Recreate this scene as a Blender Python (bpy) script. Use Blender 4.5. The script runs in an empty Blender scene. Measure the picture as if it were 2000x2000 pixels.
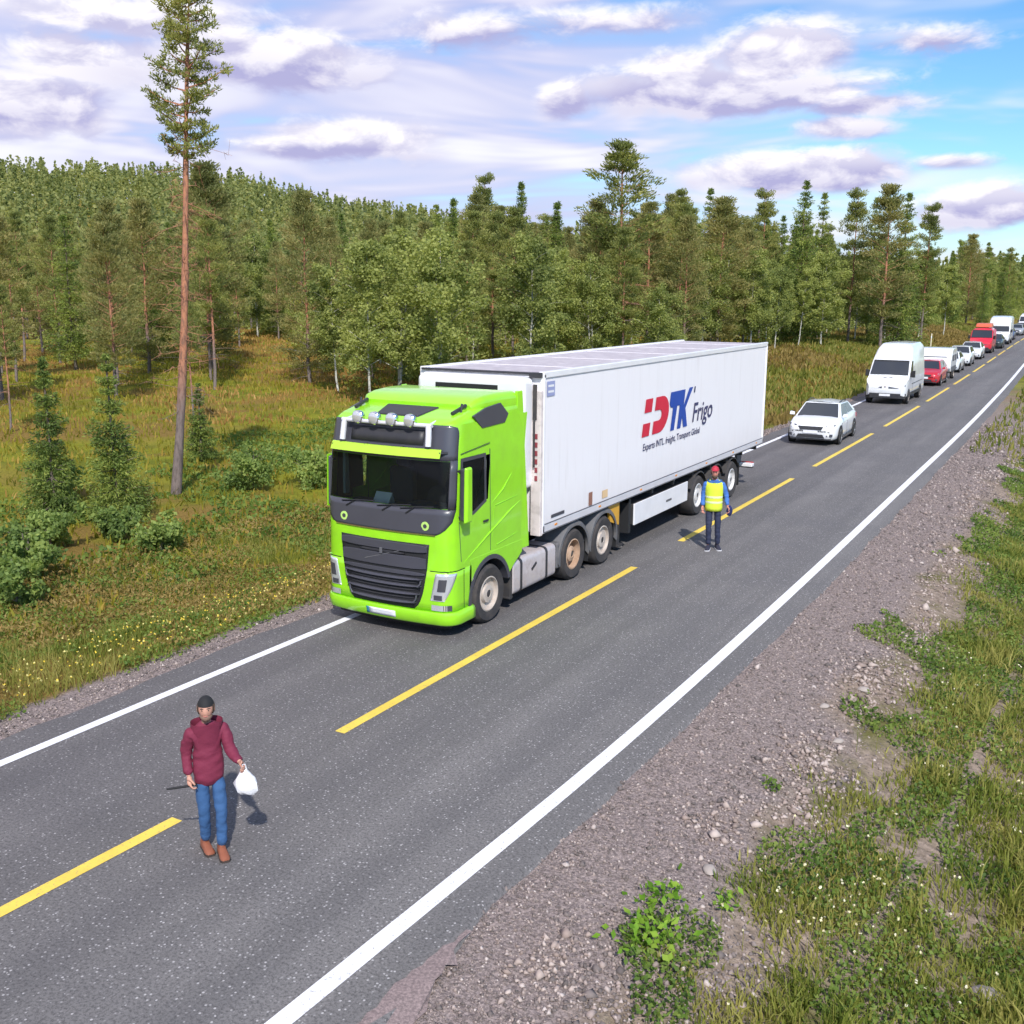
import bpy, math, random
import numpy as np
from mathutils import Vector, Matrix

R = math.radians
scene = bpy.context.scene
col = scene.collection
rng = np.random.default_rng(7)

# ------------------------------------------------------------------ camera
CAM_H, PITCH, YAW, ROLL, FOC = 5.4431, .2078, -.5178, .0054, 2040.73 / 2000.0
cd = bpy.data.cameras.new('road_camera')
cam = bpy.data.objects.new('road_camera', cd)
col.objects.link(cam)
fwd = Vector((math.sin(YAW) * math.cos(PITCH), math.cos(YAW) * math.cos(PITCH), -math.sin(PITCH)))
rgt = Vector((math.cos(YAW), -math.sin(YAW), 0))
upv = rgt.cross(fwd)
r2 = rgt * math.cos(ROLL) + upv * math.sin(ROLL)
u2 = -rgt * math.sin(ROLL) + upv * math.cos(ROLL)
M = Matrix((r2, u2, -fwd)).transposed().to_4x4()
M.translation = (0, 0, CAM_H)
cam.matrix_world = M
cd.sensor_width = 36
cd.lens = 36 * FOC
cd.clip_start = .1
cd.clip_end = 9000
scene.camera = cam

# ------------------------------------------------------------------ light and exposure
SUN_AZ = Vector((.63, -.78))          # horizontal direction from the scene to the sun
SUN_EL = R(43)
SUN_AZ.normalize()
sun_dir = Vector((SUN_AZ.x * math.cos(SUN_EL), SUN_AZ.y * math.cos(SUN_EL), math.sin(SUN_EL)))
sl = bpy.data.lights.new('sun', 'SUN')
sl.energy = 3.8
sl.angle = R(1.2)
sl.color = (1, .955, .89)
so = bpy.data.objects.new('sun', sl)
so.rotation_euler = sun_dir.to_track_quat('Z', 'Y').to_euler()
so.location = (0, 0, 60)
col.objects.link(so)

vs = scene.view_settings
vs.view_transform = 'Standard'
vs.look = 'None'
vs.gamma = 1
vs.use_curve_mapping = False
vs.exposure = .46
scene.render.engine = 'CYCLES'
cy = scene.cycles
cy.use_denoising = True
cy.denoiser = 'OPENIMAGEDENOISE'
cy.denoising_input_passes = 'RGB_ALBEDO_NORMAL'
cy.use_adaptive_sampling = True
cy.adaptive_threshold = .02
cy.use_light_tree = False
cy.max_bounces = 6
cy.diffuse_bounces = 3
cy.glossy_bounces = 2
cy.transmission_bounces = 4
cy.transparent_max_bounces = 8
cy.caustics_reflective = False
cy.caustics_refractive = False

world = bpy.data.worlds.new('World')
scene.world = world
world.use_nodes = True
wt = world.node_tree
wt.nodes.clear()


class NT:
    """small helper to wire node trees"""
    def __init__(s, tree):
        s.t = tree

    def n(s, typ, **kw):
        nd = s.t.nodes.new(typ)
        for k, v in kw.items():
            setattr(nd, k, v)
        return nd

    def put(s, sock, v):
        if isinstance(v, bpy.types.NodeSocket):
            s.t.links.new(v, sock)
        elif v is not None:
            if sock.type == 'RGBA' and not isinstance(v, (int, float)) and len(v) == 3:
                v = (*v, 1)
            sock.default_value = v

    def math(s, op, a, b=None, c=None, clamp=False):
        nd = s.n('ShaderNodeMath', operation=op, use_clamp=clamp)
        s.put(nd.inputs[0], a)
        if b is not None:
            s.put(nd.inputs[1], b)
        if c is not None:
            s.put(nd.inputs[2], c)
        return nd.outputs[0]

    def mix(s, f, a, b, blend='MIX'):
        nd = s.n('ShaderNodeMix', data_type='RGBA', blend_type=blend)
        s.put(nd.inputs[0], f)
        s.put(nd.inputs[6], a)
        s.put(nd.inputs[7], b)
        return nd.outputs[2]

    def noise(s, vec, scale, detail=3, rough=.55, dist=0, dim='3D'):
        nd = s.n('ShaderNodeTexNoise', noise_dimensions=dim)
        if vec is not None:
            s.put(nd.inputs['Vector'], vec)
        nd.inputs['Scale'].default_value = scale
        nd.inputs['Detail'].default_value = detail
        nd.inputs['Roughness'].default_value = rough
        nd.inputs['Distortion'].default_value = dist
        return nd.outputs['Fac']

    def ramp(s, f, stops, interp='LINEAR'):
        nd = s.n('ShaderNodeValToRGB')
        s.put(nd.inputs[0], f)
        cr = nd.color_ramp
        cr.interpolation = interp
        while len(cr.elements) < len(stops):
            cr.elements.new(.5)
        for e, (p, c) in zip(cr.elements, stops):
            e.position = p
            e.color = (c, c, c, 1) if isinstance(c, (int, float)) else (*c, 1)
        return nd.outputs[0]

    def maprange(s, v, a, b, c=0., d=1., smooth=True):
        nd = s.n('ShaderNodeMapRange', interpolation_type='SMOOTHSTEP' if smooth else 'LINEAR')
        s.put(nd.inputs[0], v)
        for i, x in enumerate((a, b, c, d)):
            s.put(nd.inputs[i + 1], x)
        return nd.outputs[0]

    def comb(s, x, y, z):
        nd = s.n('ShaderNodeCombineXYZ')
        for i, v in enumerate((x, y, z)):
            s.put(nd.inputs[i], v)
        return nd.outputs[0]


def build_world():
    w = NT(wt)
    sky = w.n('ShaderNodeTexSky', sky_type='NISHITA', sun_disc=False)
    sky.sun_elevation = SUN_EL
    sky.sun_rotation = math.atan2(SUN_AZ.x, SUN_AZ.y)
    sky.altitude = 281
    sky.air_density = 1.0
    sky.dust_density = .6
    sky.ozone_density = 2.0
    tc = w.n('ShaderNodeTexCoord')
    sep = w.n('ShaderNodeSeparateXYZ')
    w.put(sep.inputs[0], tc.outputs['Generated'])
    x, y, z = sep.outputs
    az = w.math('ARCTAN2', w.math('MULTIPLY', x, -1.), y)       # grows to the left of the road direction
    el = w.math('ARCSINE', z)
    # cumulus: soft bodies whose outline is broken up by noise
    vec = w.comb(w.math('MULTIPLY', az, 13.), w.math('MULTIPLY', el, 27.), 0.)
    n1 = w.noise(vec, 1.25, 5, .62, .25)
    n0 = w.noise(w.comb(w.math('MULTIPLY', w.math('ADD', az, .004), 13.), w.math('MULTIPLY', w.math('ADD', el, .010), 27.), 0.), 1.25, 1, .5, .2)
    blobs = [  # azimuth, elevation, half widths, weight
        (.337, .172, .117, .016, 1.05), (.378, .190, .034, .016, .90), (.282, .201, .049, .024, 1.0), (.471, .168, .025, .015, .85),
        (.211, .158, .050, .010, .80), (.231, .141, .038, .009, .80), (.263, .105, .094, .016, 1.05), (.141, .109, .032, .007, .85),
        (.114, .072, .043, .016, 1.05), (.735, .196, .085, .024, .95), (.658, .132, .060, .016, .95), (.686, .124, .097, .009, .75),
        (.935, .152, .060, .022, .85), (.890, .188, .080, .020, .75), (.552, .224, .082, .016, .60), (.83, .222, .12, .016, .7), (.43, .232, .08, .012, .6), (.16, .205, .06, .012, .55),
        (1.12, .17, .08, .02, .9), (1.4, .13, .1, .02, 1.), (-.06, .13, .08, .018, 1.), (-.28, .19, .1, .025, 1.), (-.6, .11, .12, .02, 1.),
    ]
    tot = gsum = vsum = None
    base = w.comb(az, el, 0.)
    for (a, e, sa, se, wgt) in blobs:
        ma = w.n('ShaderNodeVectorMath', operation='MULTIPLY_ADD')
        w.put(ma.inputs[0], base)
        ma.inputs[1].default_value = (.56 / sa, .56 / se, 0)
        ma.inputs[2].default_value = (-a * .56 / sa, -e * .56 / se, 0)
        ln = w.n('ShaderNodeVectorMath', operation='LENGTH')
        w.put(ln.inputs[0], ma.outputs[0])
        g = w.maprange(ln.outputs['Value'], 1.15, 0., 0., wgt)
        tot = g if tot is None else w.math('MAXIMUM', tot, g)
        sp = w.n('ShaderNodeSeparateXYZ')
        w.put(sp.inputs[0], ma.outputs[0])
        gsum = g if gsum is None else w.math('ADD', gsum, g)
        vsum = w.math('MULTIPLY', g, sp.outputs[1]) if vsum is None else w.math('MULTIPLY_ADD', g, sp.outputs[1], vsum)
    vert = w.math('DIVIDE', vsum, w.math('MAXIMUM', gsum, .02))     # height within the cloud, -1 base to 1 top
    # the same kind of cloud over the rest of the sky
    rest = w.maprange(w.noise(w.comb(x, y, w.math('MULTIPLY', z, 2.2)), 2.3, 2, .5), .52, .72)
    rest = w.math('MULTIPLY', rest, w.maprange(el, .25, .36))
    tot = w.math('MAXIMUM', tot, w.math('MULTIPLY', rest, .9))
    dens = w.math('ADD', tot, w.math('MULTIPLY', w.math('SUBTRACT', n1, .5), 1.15))
    body = w.maprange(dens, .16, .66)
    lit = w.math('SUBTRACT', n1, n0)                    # tops of the billows against their undersides
    shade = w.math('ADD', w.maprange(lit, -.10, .10, -.30, .38, False), w.maprange(vert, -.45, .50, .12, .82), clamp=True)
    ccol = w.mix(shade, (.46, .45, .72), (1.06, 1.03, 1.07))
    # high thin veil, streaked along the horizon, thicker to the left and low down
    vv = w.comb(w.math('MULTIPLY', az, 3.0), w.math('MULTIPLY', el, 17.), 3.3)
    nv = w.noise(vv, 1.2, 3, .6, .5)
    side = w.math('SUBTRACT', w.maprange(az, .0, .55, .30, -.06), w.maprange(el, .10, .02, 0., .16))
    veil = w.math('MULTIPLY', w.maprange(w.math('SUBTRACT', nv, side), .22, .60), .95)
    vcol = w.mix(w.maprange(nv, .40, .68), (.60, .60, .88), (1.0, .98, 1.05))
    hs = w.n('ShaderNodeHueSaturation')
    hs.inputs['Saturation'].default_value = 1.18
    w.put(hs.inputs['Color'], sky.outputs[0])
    skyc = w.mix(1., hs.outputs[0], (.84, 1.08, 1.20), 'MULTIPLY')
    bg0 = w.n('ShaderNodeBackground')
    w.put(bg0.inputs[0], skyc)
    bg0.inputs[1].default_value = .105
    bg1 = w.n('ShaderNodeBackground')
    w.put(bg1.inputs[0], vcol)
    bg1.inputs[1].default_value = .74
    bg2 = w.n('ShaderNodeBackground')
    w.put(bg2.inputs[0], ccol)
    bg2.inputs[1].default_value = .76
    m1 = w.n('ShaderNodeMixShader')
    w.put(m1.inputs[0], veil)
    w.put(m1.inputs[1], bg0.outputs[0])
    w.put(m1.inputs[2], bg1.outputs[0])
    m2 = w.n('ShaderNodeMixShader')
    w.put(m2.inputs[0], body)
    w.put(m2.inputs[1], m1.outputs[0])
    w.put(m2.inputs[2], bg2.outputs[0])
    out = w.n('ShaderNodeOutputWorld')
    w.put(out.inputs[0], m2.outputs[0])
    world.cycles.sampling_method = 'MANUAL'
    world.cycles.sample_map_resolution = 512


build_world()


# ------------------------------------------------------------------ tags and mesh helpers
def tag(o, label=None, cat=None, group=None, kind=None):
    if label:
        o['label'] = label
    if cat:
        o['category'] = cat
    if group:
        o['group'] = group
    if kind:
        o['kind'] = kind
    return o


def empty(name, loc=(0, 0, 0), rz=0, label=None, cat=None, group=None, parent=None):
    o = bpy.data.objects.new(name, None)
    o.empty_display_size = .2
    o.location = loc
    o.rotation_euler = (0, 0, rz)
    col.objects.link(o)
    o.parent = parent
    return tag(o, label, cat, group)


def copy_tree(o, parent=None):
    c = o.copy()
    col.objects.link(c)
    c.parent = parent
    for ch in list(o.children):
        copy_tree(ch, c)
    return c


def np_mesh(name, V, F, mats, midx=None, smooth=False):
    """mesh from an (n,3) array and an (m,k) face array, k = 3 or 4"""
    me = bpy.data.meshes.new(name)
    V = np.ascontiguousarray(V, np.float32)
    F = np.ascontiguousarray(F, np.int32)
    m, k = F.shape
    me.vertices.add(len(V))
    me.vertices.foreach_set('co', V.ravel())
    me.loops.add(m * k)
    me.loops.foreach_set('vertex_index', F.ravel())
    me.polygons.add(m)
    me.polygons.foreach_set('loop_start', np.arange(0, m * k, k, dtype=np.int32))
    if midx is not None:
        me.polygons.foreach_set('material_index', np.ascontiguousarray(midx, np.int32))
    if smooth:
        me.polygons.foreach_set('use_smooth', np.ones(m, bool))
    me.update(calc_edges=True)
    for mt in mats:
        me.materials.append(mt)
    return me


def obj(name, me, parent=None, loc=None):
    o = bpy.data.objects.new(name, me)
    col.objects.link(o)
    o.parent = parent
    if loc is not None:
        o.location = loc
    return o


class MB:
    """collects shapes that belong to one mesh"""
    def __init__(s):
        s.v, s.f, s.m = [], [], []

    def add(s, V, F, mat=0):
        b = len(s.v)
        s.v += [tuple(map(float, p)) for p in V]
        s.f += [tuple(b + i for i in q) for q in F]
        s.m += [mat] * len(F)
        return s

    def box(s, c, d, mat=0, rot=None):
        hx, hy, hz = d[0] / 2, d[1] / 2, d[2] / 2
        V = [Vector((sx * hx, sy * hy, sz * hz)) for sz in (-1, 1) for sy in (-1, 1) for sx in (-1, 1)]
        if rot is not None:
            V = [rot @ p for p in V]
        V = [p + Vector(c) for p in V]
        return s.add(V, [(0, 2, 3, 1), (4, 5, 7, 6), (0, 1, 5, 4), (2, 6, 7, 3), (0, 4, 6, 2), (1, 3, 7, 5)], mat)

    def hexa(s, P, mat=0):
        """8 corners: lower ring 0-3, upper ring 4-7"""
        return s.add(P, [(3, 2, 1, 0), (4, 5, 6, 7), (0, 1, 5, 4), (1, 2, 6, 5), (2, 3, 7, 6), (3, 0, 4, 7)], mat)

    def prism(s, poly, axis, a0, a1, mat=0):
        def P(p, a):
            return {'x': (a, p[0], p[1]), 'y': (p[0], a, p[1]), 'z': (p[0], p[1], a)}[axis]
        n = len(poly)
        V = [P(p, a0) for p in poly] + [P(p, a1) for p in poly]
        F = [tuple(range(n))[::-1], tuple(range(n, 2 * n))] + [(i, (i + 1) % n, n + (i + 1) % n, n + i) for i in range(n)]
        return s.add(V, F, mat)

    def loft(s, rings, mat=0, caps=True, closed=True):
        n = len(rings[0])
        V = [p for r in rings for p in r]
        F = []
        for i in range(len(rings) - 1):
            for j in range(n if closed else n - 1):
                k = (j + 1) % n
                F.append((i * n + j, i * n + k, (i + 1) * n + k, (i + 1) * n + j))
        if caps:
            F.append(tuple(range(n))[::-1])
            F.append(tuple(range((len(rings) - 1) * n, len(rings) * n)))
        return s.add(V, F, mat)

    def tube(s, path, rad, n=8, mat=0, caps=True):
        path = [Vector(p) for p in path]
        if isinstance(rad, (int, float)):
            rad = [rad] * len(path)
        rings = []
        ref = None
        for i, p in enumerate(path):
            d = (path[min(i + 1, len(path) - 1)] - path[max(i - 1, 0)]).normalized()
            if ref is None:
                ref = d.orthogonal().normalized()
            a = (ref - d * ref.dot(d))
            a = a.normalized() if a.length > 1e-6 else d.orthogonal().normalized()
            ref = a
            b = d.cross(a)
            rings.append([p + (a * math.cos(t) + b * math.sin(t)) * rad[i] for t in (2 * math.pi * k / n for k in range(n))])
        return s.loft(rings, mat, caps)

    def lathe(s, prof, c, axis='x', n=24, mat=0, caps=True):
        """prof: (radius, offset along axis)"""
        rings = []
        for r, o in prof:
            ring = []
            for k in range(n):
                t = 2 * math.pi * k / n
                a, b = r * math.cos(t), r * math.sin(t)
                q = {'x': (o, a, b), 'y': (a, o, b), 'z': (a, b, o)}[axis]
                ring.append((c[0] + q[0], c[1] + q[1], c[2] + q[2]))
            rings.append(ring)
        return s.loft(rings, mat, caps)

    def grid(s, P, mat=0, skip=None):
        ni, nj = len(P), len(P[0])
        V = [p for r in P for p in r]
        F = [(i * nj + j, i * nj + j + 1, (i + 1) * nj + j + 1, (i + 1) * nj + j)
             for i in range(ni - 1) for j in range(nj - 1) if not (skip and skip(i, j))]
        return s.add(V, F, mat)

    def build(s, name, mats, parent=None, bevel=0, seg=2, smooth=35, thick=0, loc=None, weld=False):
        me = bpy.data.meshes.new(name)
        me.from_pydata(s.v, [], s.f)
        if not isinstance(mats, (list, tuple)):
            mats = [mats]
        for m in mats:
            me.materials.append(m)
        if len(mats) > 1:
            me.polygons.foreach_set('material_index', s.m)
        me.update()
        if smooth:
            me.shade_smooth()
            me.set_sharp_from_angle(angle=R(smooth))
        o = obj(name, me, parent, loc)
        if weld:
            md = o.modifiers.new('weld', 'WELD')
            md.merge_threshold = .0005
        if thick:
            md = o.modifiers.new('solid', 'SOLIDIFY')
            md.thickness = thick
            md.offset = -1
        if bevel:
            md = o.modifiers.new('bevel', 'BEVEL')
            md.width = bevel
            md.segments = seg
            md.limit_method = 'ANGLE'
            md.angle_limit = R(32)
            md.harden_normals = bool(smooth)
        return o


# ------------------------------------------------------------------ materials
def new_mat(name):
    m = bpy.data.materials.new(name)
    m.use_nodes = True
    t = NT(m.node_tree)
    p = m.node_tree.nodes['Principled BSDF']
    return m, t, p


def paint(name, c, rough=.35, metal=0., coat=0., dirt=0., dirtcol=(.10, .085, .07), bump=0.):
    m, t, p = new_mat(name)
    p.inputs['Roughness'].default_value = rough
    p.inputs['Metallic'].default_value = metal
    p.inputs['Coat Weight'].default_value = coat
    p.inputs['Coat Roughness'].default_value = .06
    tc = t.n('ShaderNodeTexCoord').outputs['Object']
    base = t.mix(t.maprange(t.noise(tc, 2.2, 4), .35, .7), tuple(.93 * x for x in c), c)
    if dirt:
        f = t.math('MULTIPLY', t.maprange(t.noise(tc, 5., 6, .65), .42, .72), dirt)
        base = t.mix(f, base, dirtcol)
        t.put(p.inputs['Roughness'], t.math('ADD', t.math('MULTIPLY', f, .5), rough, clamp=True))
    t.put(p.inputs['Base Color'], base)
    if bump:
        b = t.n('ShaderNodeBump')
        b.inputs['Strength'].default_value = bump
        b.inputs['Distance'].default_value = .01
        t.put(b.inputs['Height'], t.noise(tc, 40, 4))
        t.put(p.inputs['Normal'], b.outputs[0])
    return m


def leafmat(name, c1, c2, c3, trans=.35, rough=.6, scale=.6, spec=.25):
    """foliage: c1..c3 vary from leaf to leaf and from clump to clump"""
    m, t, p = new_mat(name)
    geo = t.n('ShaderNodeNewGeometry')
    oi = t.n('ShaderNodeObjectInfo')
    tc = t.n('ShaderNodeTexCoord').outputs['Object']
    k = t.math('ADD', t.math('MULTIPLY', geo.outputs['Random Per Island'], .55),
               t.math('MULTIPLY', t.maprange(t.noise(tc, scale, 2), .28, .72), .62))
    k = t.math('ADD', k, t.math('MULTIPLY', oi.outputs['Random'], .30))
    c = t.ramp(k, [(.22, c1), (.62, c2), (1.0, c3)])
    t.put(p.inputs['Base Color'], c)
    p.inputs['Roughness'].default_value = rough
    p.inputs['Specular IOR Level'].default_value = spec
    tr = t.n('ShaderNodeBsdfTranslucent')
    t.put(tr.inputs[0], t.mix(1., c, (1.25, 1.3, .9), 'MULTIPLY'))
    mx = t.n('ShaderNodeMixShader')
    mx.inputs[0].default_value = trans
    t.put(mx.inputs[1], p.outputs[0])
    t.put(mx.inputs[2], tr.outputs[0])
    out = m.node_tree.nodes['Material Output']
    t.put(out.inputs[0], mx.outputs[0])
    return m


# ------------------------------------------------------------------ the lie of the land
def smooth01(t):
    t = np.clip(t, 0, 1)
    return t * t * (3 - 2 * t)


def bend(Y):
    """sideways shift of the road, which swings gently left beyond 38 m"""
    Y = np.asarray(Y, float)
    return -2.25 * smooth01((Y - 38) / 135)


_ry = np.array([-60, 0, 5, 8.5, 12, 19.3, 37, 60, 92, 400, 2000])
_rx = np.array([-5.2, -5.1, -4.99, -4.81, -4.735, -4.74, -4.92, -5.12, -5.32, -5.3, -5.3])


def _interp(Y, xs, ys, w=2.5):
    Y = np.asarray(Y, float)
    return sum(np.interp(Y + d * w, xs, ys) for d in (-1, -.5, 0, .5, 1)) / 5


def line_right(Y):
    return _interp(Y, _ry, _rx) + bend(Y)


def line_left(Y):
    return np.interp(Y, [0, 40, 70, 2000], [-10.82, -10.83, -10.98, -11.0]) + bend(Y)


def line_mid(Y):
    return np.interp(Y, [3, 9, 40, 70, 2000], [-8.17, -7.96, -8.0, -8.06, -8.06]) + bend(Y)


def vnoise(x, y, s, seed=0):
    """cheap smooth value noise"""
    x = np.asarray(x, float) / s
    y = np.asarray(y, float) / s
    xi, yi = np.floor(x), np.floor(y)
    fx, fy = x - xi, y - yi
    fx, fy = fx * fx * (3 - 2 * fx), fy * fy * (3 - 2 * fy)

    def h(a, b):
        q = np.sin(a * 127.1 + b * 311.7 + seed * 74.7) * 43758.5453
        return q - np.floor(q)
    return (h(xi, yi) * (1 - fx) + h(xi + 1, yi) * fx) * (1 - fy) + (h(xi, yi + 1) * (1 - fx) + h(xi + 1, yi + 1) * fx) * fy


def ridge(phi):
    return np.interp(phi, [-3.2, -.3, 0, .28, .37, .49, .615, .758, .97, 1.3, 1.9, 3.2],
                     [3, 3, 3, 4, 9, 18, 29, 37, 40, 37, 10, 3])


def ground(x, y):
    x = np.asarray(x, float)
    y = np.asarray(y, float)
    b = bend(y)
    tl = (-11.75 + b) - x                 # metres left of the asphalt
    tr = x - (-4.45 + b)                  # metres right of it
    n = (vnoise(x, y, 3.1, 1) - .5) * .22 + (vnoise(x, y, .9, 2) - .5) * .07 + (vnoise(x, y, 11, 3) - .5) * .35
    far = smooth01((y - 42) / 55)
    zl = np.interp(tl, [-1, 0, .5, 1.6, 3.6, 6.5, 9, 14, 30], [-.06, -.05, -.10, -.30, -.72, -.95, -.85, -.8, -.8])
    zl_far = np.interp(tl, [-1, 0, .5, 1.6, 3.2, 6, 12, 30, 60], [-.06, -.05, -.10, -.35, -.45, .15, .7, 1.0, .8])
    zl = zl * (1 - far) + zl_far * far + n * smooth01(tl / 3)
    zr = np.interp(tr, [-1, 0, .3, 1.6, 2.6, 4.0, 5.2, 7, 12], [-.06, -.05, -.06, -.14, -.34, -.62, -.58, -.35, -.2]) + n * smooth01((tr - 1.0) / 2)
    z = np.where(tl > 0, zl, np.where(tr > 0, zr, -.06))
    rho = np.hypot(x, y)
    phi = np.arctan2(-x, y)
    return z + ridge(phi) * smooth01((rho - 150) / 345) * (1 + .25 * (vnoise(x, y, 60, 5) - .5))


def gz(x, y):
    return float(ground(x, y))


def ground_sheet():
    xs = np.concatenate([np.linspace(-4000, -760, 14), np.linspace(-700, -64, 60), np.arange(-60, -20, .8), np.arange(-20, 3, .30),
                         np.arange(3, 20, 1.0), np.linspace(22, 300, 20), np.linspace(400, 4000, 10)])
    ys = np.concatenate([np.linspace(-1500, -40, 12), np.arange(-36, 3, 2.), np.arange(3, 50, .45), np.arange(50, 130, 1.2),
                         np.arange(131, 320, 5.), np.linspace(325, 760, 40), np.linspace(860, 6000, 16)])
    X, Y = np.meshgrid(xs, ys)
    Z = ground(X, Y)
    V = np.stack([X, Y, Z], -1).reshape(-1, 3)
    nx = len(xs)
    i, j = np.meshgrid(np.arange(len(ys) - 1), np.arange(nx - 1), indexing='ij')
    a = (i * nx + j).ravel()
    F = np.stack([a, a + 1, a + nx + 1, a + nx], 1)
    m, t, p = new_mat('bog_and_verge')
    geo = t.n('ShaderNodeNewGeometry').outputs['Position']
    sep = t.n('ShaderNodeSeparateXYZ')
    t.put(sep.inputs[0], geo)
    big = t.noise(geo, .11, 4, .6, .6)
    mid = t.noise(geo, .7, 5, .6, .3)
    fine = t.noise(geo, 9., 5, .7)
    green = t.mix(t.maprange(mid, .35, .65), (.125, .140, .016), (.215, .215, .022))
    rust = t.mix(t.maprange(fine, .35, .65), (.165, .108, .030), (.25, .165, .045))
    c = t.mix(t.maprange(big, .43, .60), green, rust)
    c = t.mix(t.math('MULTIPLY', t.maprange(fine, .5, .75), .45), c, (.05, .045, .018))
    soil = t.mix(t.maprange(fine, .3, .7), (.16, .125, .095), (.34, .265, .215))
    soil = t.mix(t.maprange(mid, .45, .7), soil, (.12, .115, .035))
    c = t.mix(t.math('MULTIPLY', t.math('GREATER_THAN', sep.outputs[0], -8.), t.maprange(sep.outputs[1], 40., 70., 1., 0.)), c, soil)
    # bare grit near the asphalt
    grit = t.mix(t.maprange(t.noise(geo, 30., 4, .7), .35, .7), (.15, .122, .115), (.37, .30, .28))
    # the right-hand embankment keeps grit further out
    dr = t.math('ADD', sep.outputs[0], t.math('MULTIPLY', t.math('SUBTRACT', t.noise(geo, .55, 4, .6), .5), 2.6))
    near_r = t.maprange(dr, -2.4, -3.1)
    right = t.math('GREATER_THAN', sep.outputs[0], -8.)
    far_cut = t.maprange(sep.outputs[1], 45., 80., 1., 0.)
    c = t.mix(t.math('MULTIPLY', t.math('MULTIPLY', near_r, right), far_cut), c, grit)
    dl = t.math('ADD', sep.outputs[0], t.math('MULTIPLY', t.math('SUBTRACT', t.noise(geo, 1.1, 4, .6), .5), .8))
    c = t.mix(t.math('MULTIPLY', t.maprange(dl, -12.55, -12.15), t.math('LESS_THAN', sep.outputs[0], -8.)), c, grit)
    t.put(p.inputs['Base Color'], c)
    p.inputs['Roughness'].default_value = .95
    p.inputs['Specular IOR Level'].default_value = .1
    bp = t.n('ShaderNodeBump')
    bp.inputs['Strength'].default_value = .9
    bp.inputs['Distance'].default_value = .12
    t.put(bp.inputs['Height'], t.math('ADD', t.math('MULTIPLY', fine, .5), mid))
    t.put(p.inputs['Normal'], bp.outputs[0])
    o = obj('ground', np_mesh('ground', V, F, [m], smooth=True))
    tag(o, kind='structure')


ground_sheet()


# ------------------------------------------------------------------ the road
def road_rows():
    return np.concatenate([np.arange(-40, 0, 2.), np.arange(0, 60, .25), np.arange(60, 140, 1.), np.arange(140, 420, 4.), np.linspace(430, 1600, 30)])


def road_z(Y):
    Y = np.asarray(Y, float)
    return ground(-8 + bend(Y), Y) + .06


def strip(name, xa, xb, Y, z, mat, parent=None, kind=None, ncol=2):
    """ribbon between xa(Y) and xb(Y)"""
    X = np.linspace(0, 1, ncol)[None, :] * (xb - xa)[:, None] + xa[:, None]
    YY = np.repeat(Y[:, None], ncol, 1)
    V = np.stack([X, YY, np.full_like(X, z) + road_z(Y)[:, None]], -1).reshape(-1, 3)
    i, j = np.meshgrid(np.arange(len(Y) - 1), np.arange(ncol - 1), indexing='ij')
    a = (i * ncol + j).ravel()
    F = np.stack([a, a + 1, a + ncol + 1, a + ncol], 1)
    o = obj(name, np_mesh(name, V, F, [mat]), parent)
    if kind:
        o['kind'] = kind
    return o


def asphalt_mat():
    m, t, p = new_mat('worn_asphalt')
    geo = t.n('ShaderNodeNewGeometry').outputs['Position']
    sep = t.n('ShaderNodeSeparateXYZ')
    t.put(sep.inputs[0], geo)
    # long streaks left by wheels
    st = t.n('ShaderNodeMapping')
    st.inputs['Scale'].default_value = (1.5, .05, 1)
    t.put(st.inputs[0], geo)
    streak = t.noise(st.outputs[0], 1., 4, .6)
    patch = t.noise(geo, .45, 4, .6)
    grain = t.noise(geo, 34., 4, .8)
    vor = t.n('ShaderNodeTexVoronoi', feature='F1')
    vor.inputs['Scale'].default_value = 32
    t.put(vor.inputs['Vector'], geo)
    wn = t.n('ShaderNodeSeparateColor')
    t.put(wn.inputs[0], vor.outputs['Color'])
    chip = t.math('MULTIPLY', t.math('GREATER_THAN', wn.outputs[0], .76), t.maprange(vor.outputs['Distance'], .45, .18))
    c = t.mix(t.maprange(streak, .3, .7), (.142, .133, .131), (.196, .183, .179))
    for cx_ in (-10.2, -8.75, -7.2, -5.55):
        dd = t.math('ABSOLUTE', t.math('SUBTRACT', t.math('ADD', sep.outputs[0], t.math('MULTIPLY', t.math('SUBTRACT', streak, .5), .8)), cx_))
        c = t.mix(t.maprange(dd, .42, .05, 0., .40), c, (.105, .099, .102))
    c = t.mix(t.maprange(patch, .35, .7, 0, .55), c, (.126, .119, .122))
    c = t.mix(t.maprange(grain, .42, .66, 0, .8), c, (.056, .053, .054))
    c = t.mix(t.math('MULTIPLY', chip, t.maprange(wn.outputs[1], 0, 1, .2, 1.)), c, (.41, .39, .388))
    t.put(p.inputs['Base Color'], c)
    p.inputs['Roughness'].default_value = .82
    p.inputs['Specular IOR Level'].default_value = .3
    b = t.n('ShaderNodeBump')
    b.inputs['Strength'].default_value = .55
    b.inputs['Distance'].default_value = .006
    t.put(b.inputs['Height'], grain)
    t.put(p.inputs['Normal'], b.outputs[0])
    return m


def line_mat(name, c):
    m, t, p = new_mat(name)
    geo = t.n('ShaderNodeNewGeometry').outputs['Position']
    wear = t.maprange(t.noise(geo, 26., 5, .75), .55, .70, 0, .8)
    c2 = t.mix(t.maprange(t.noise(geo, 2.3, 3), .3, .7), tuple(.86 * x for x in c), c)
    t.put(p.inputs['Base Color'], t.mix(wear, c2, (.16, .15, .145)))
    p.inputs['Roughness'].default_value = .7
    return m


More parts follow.
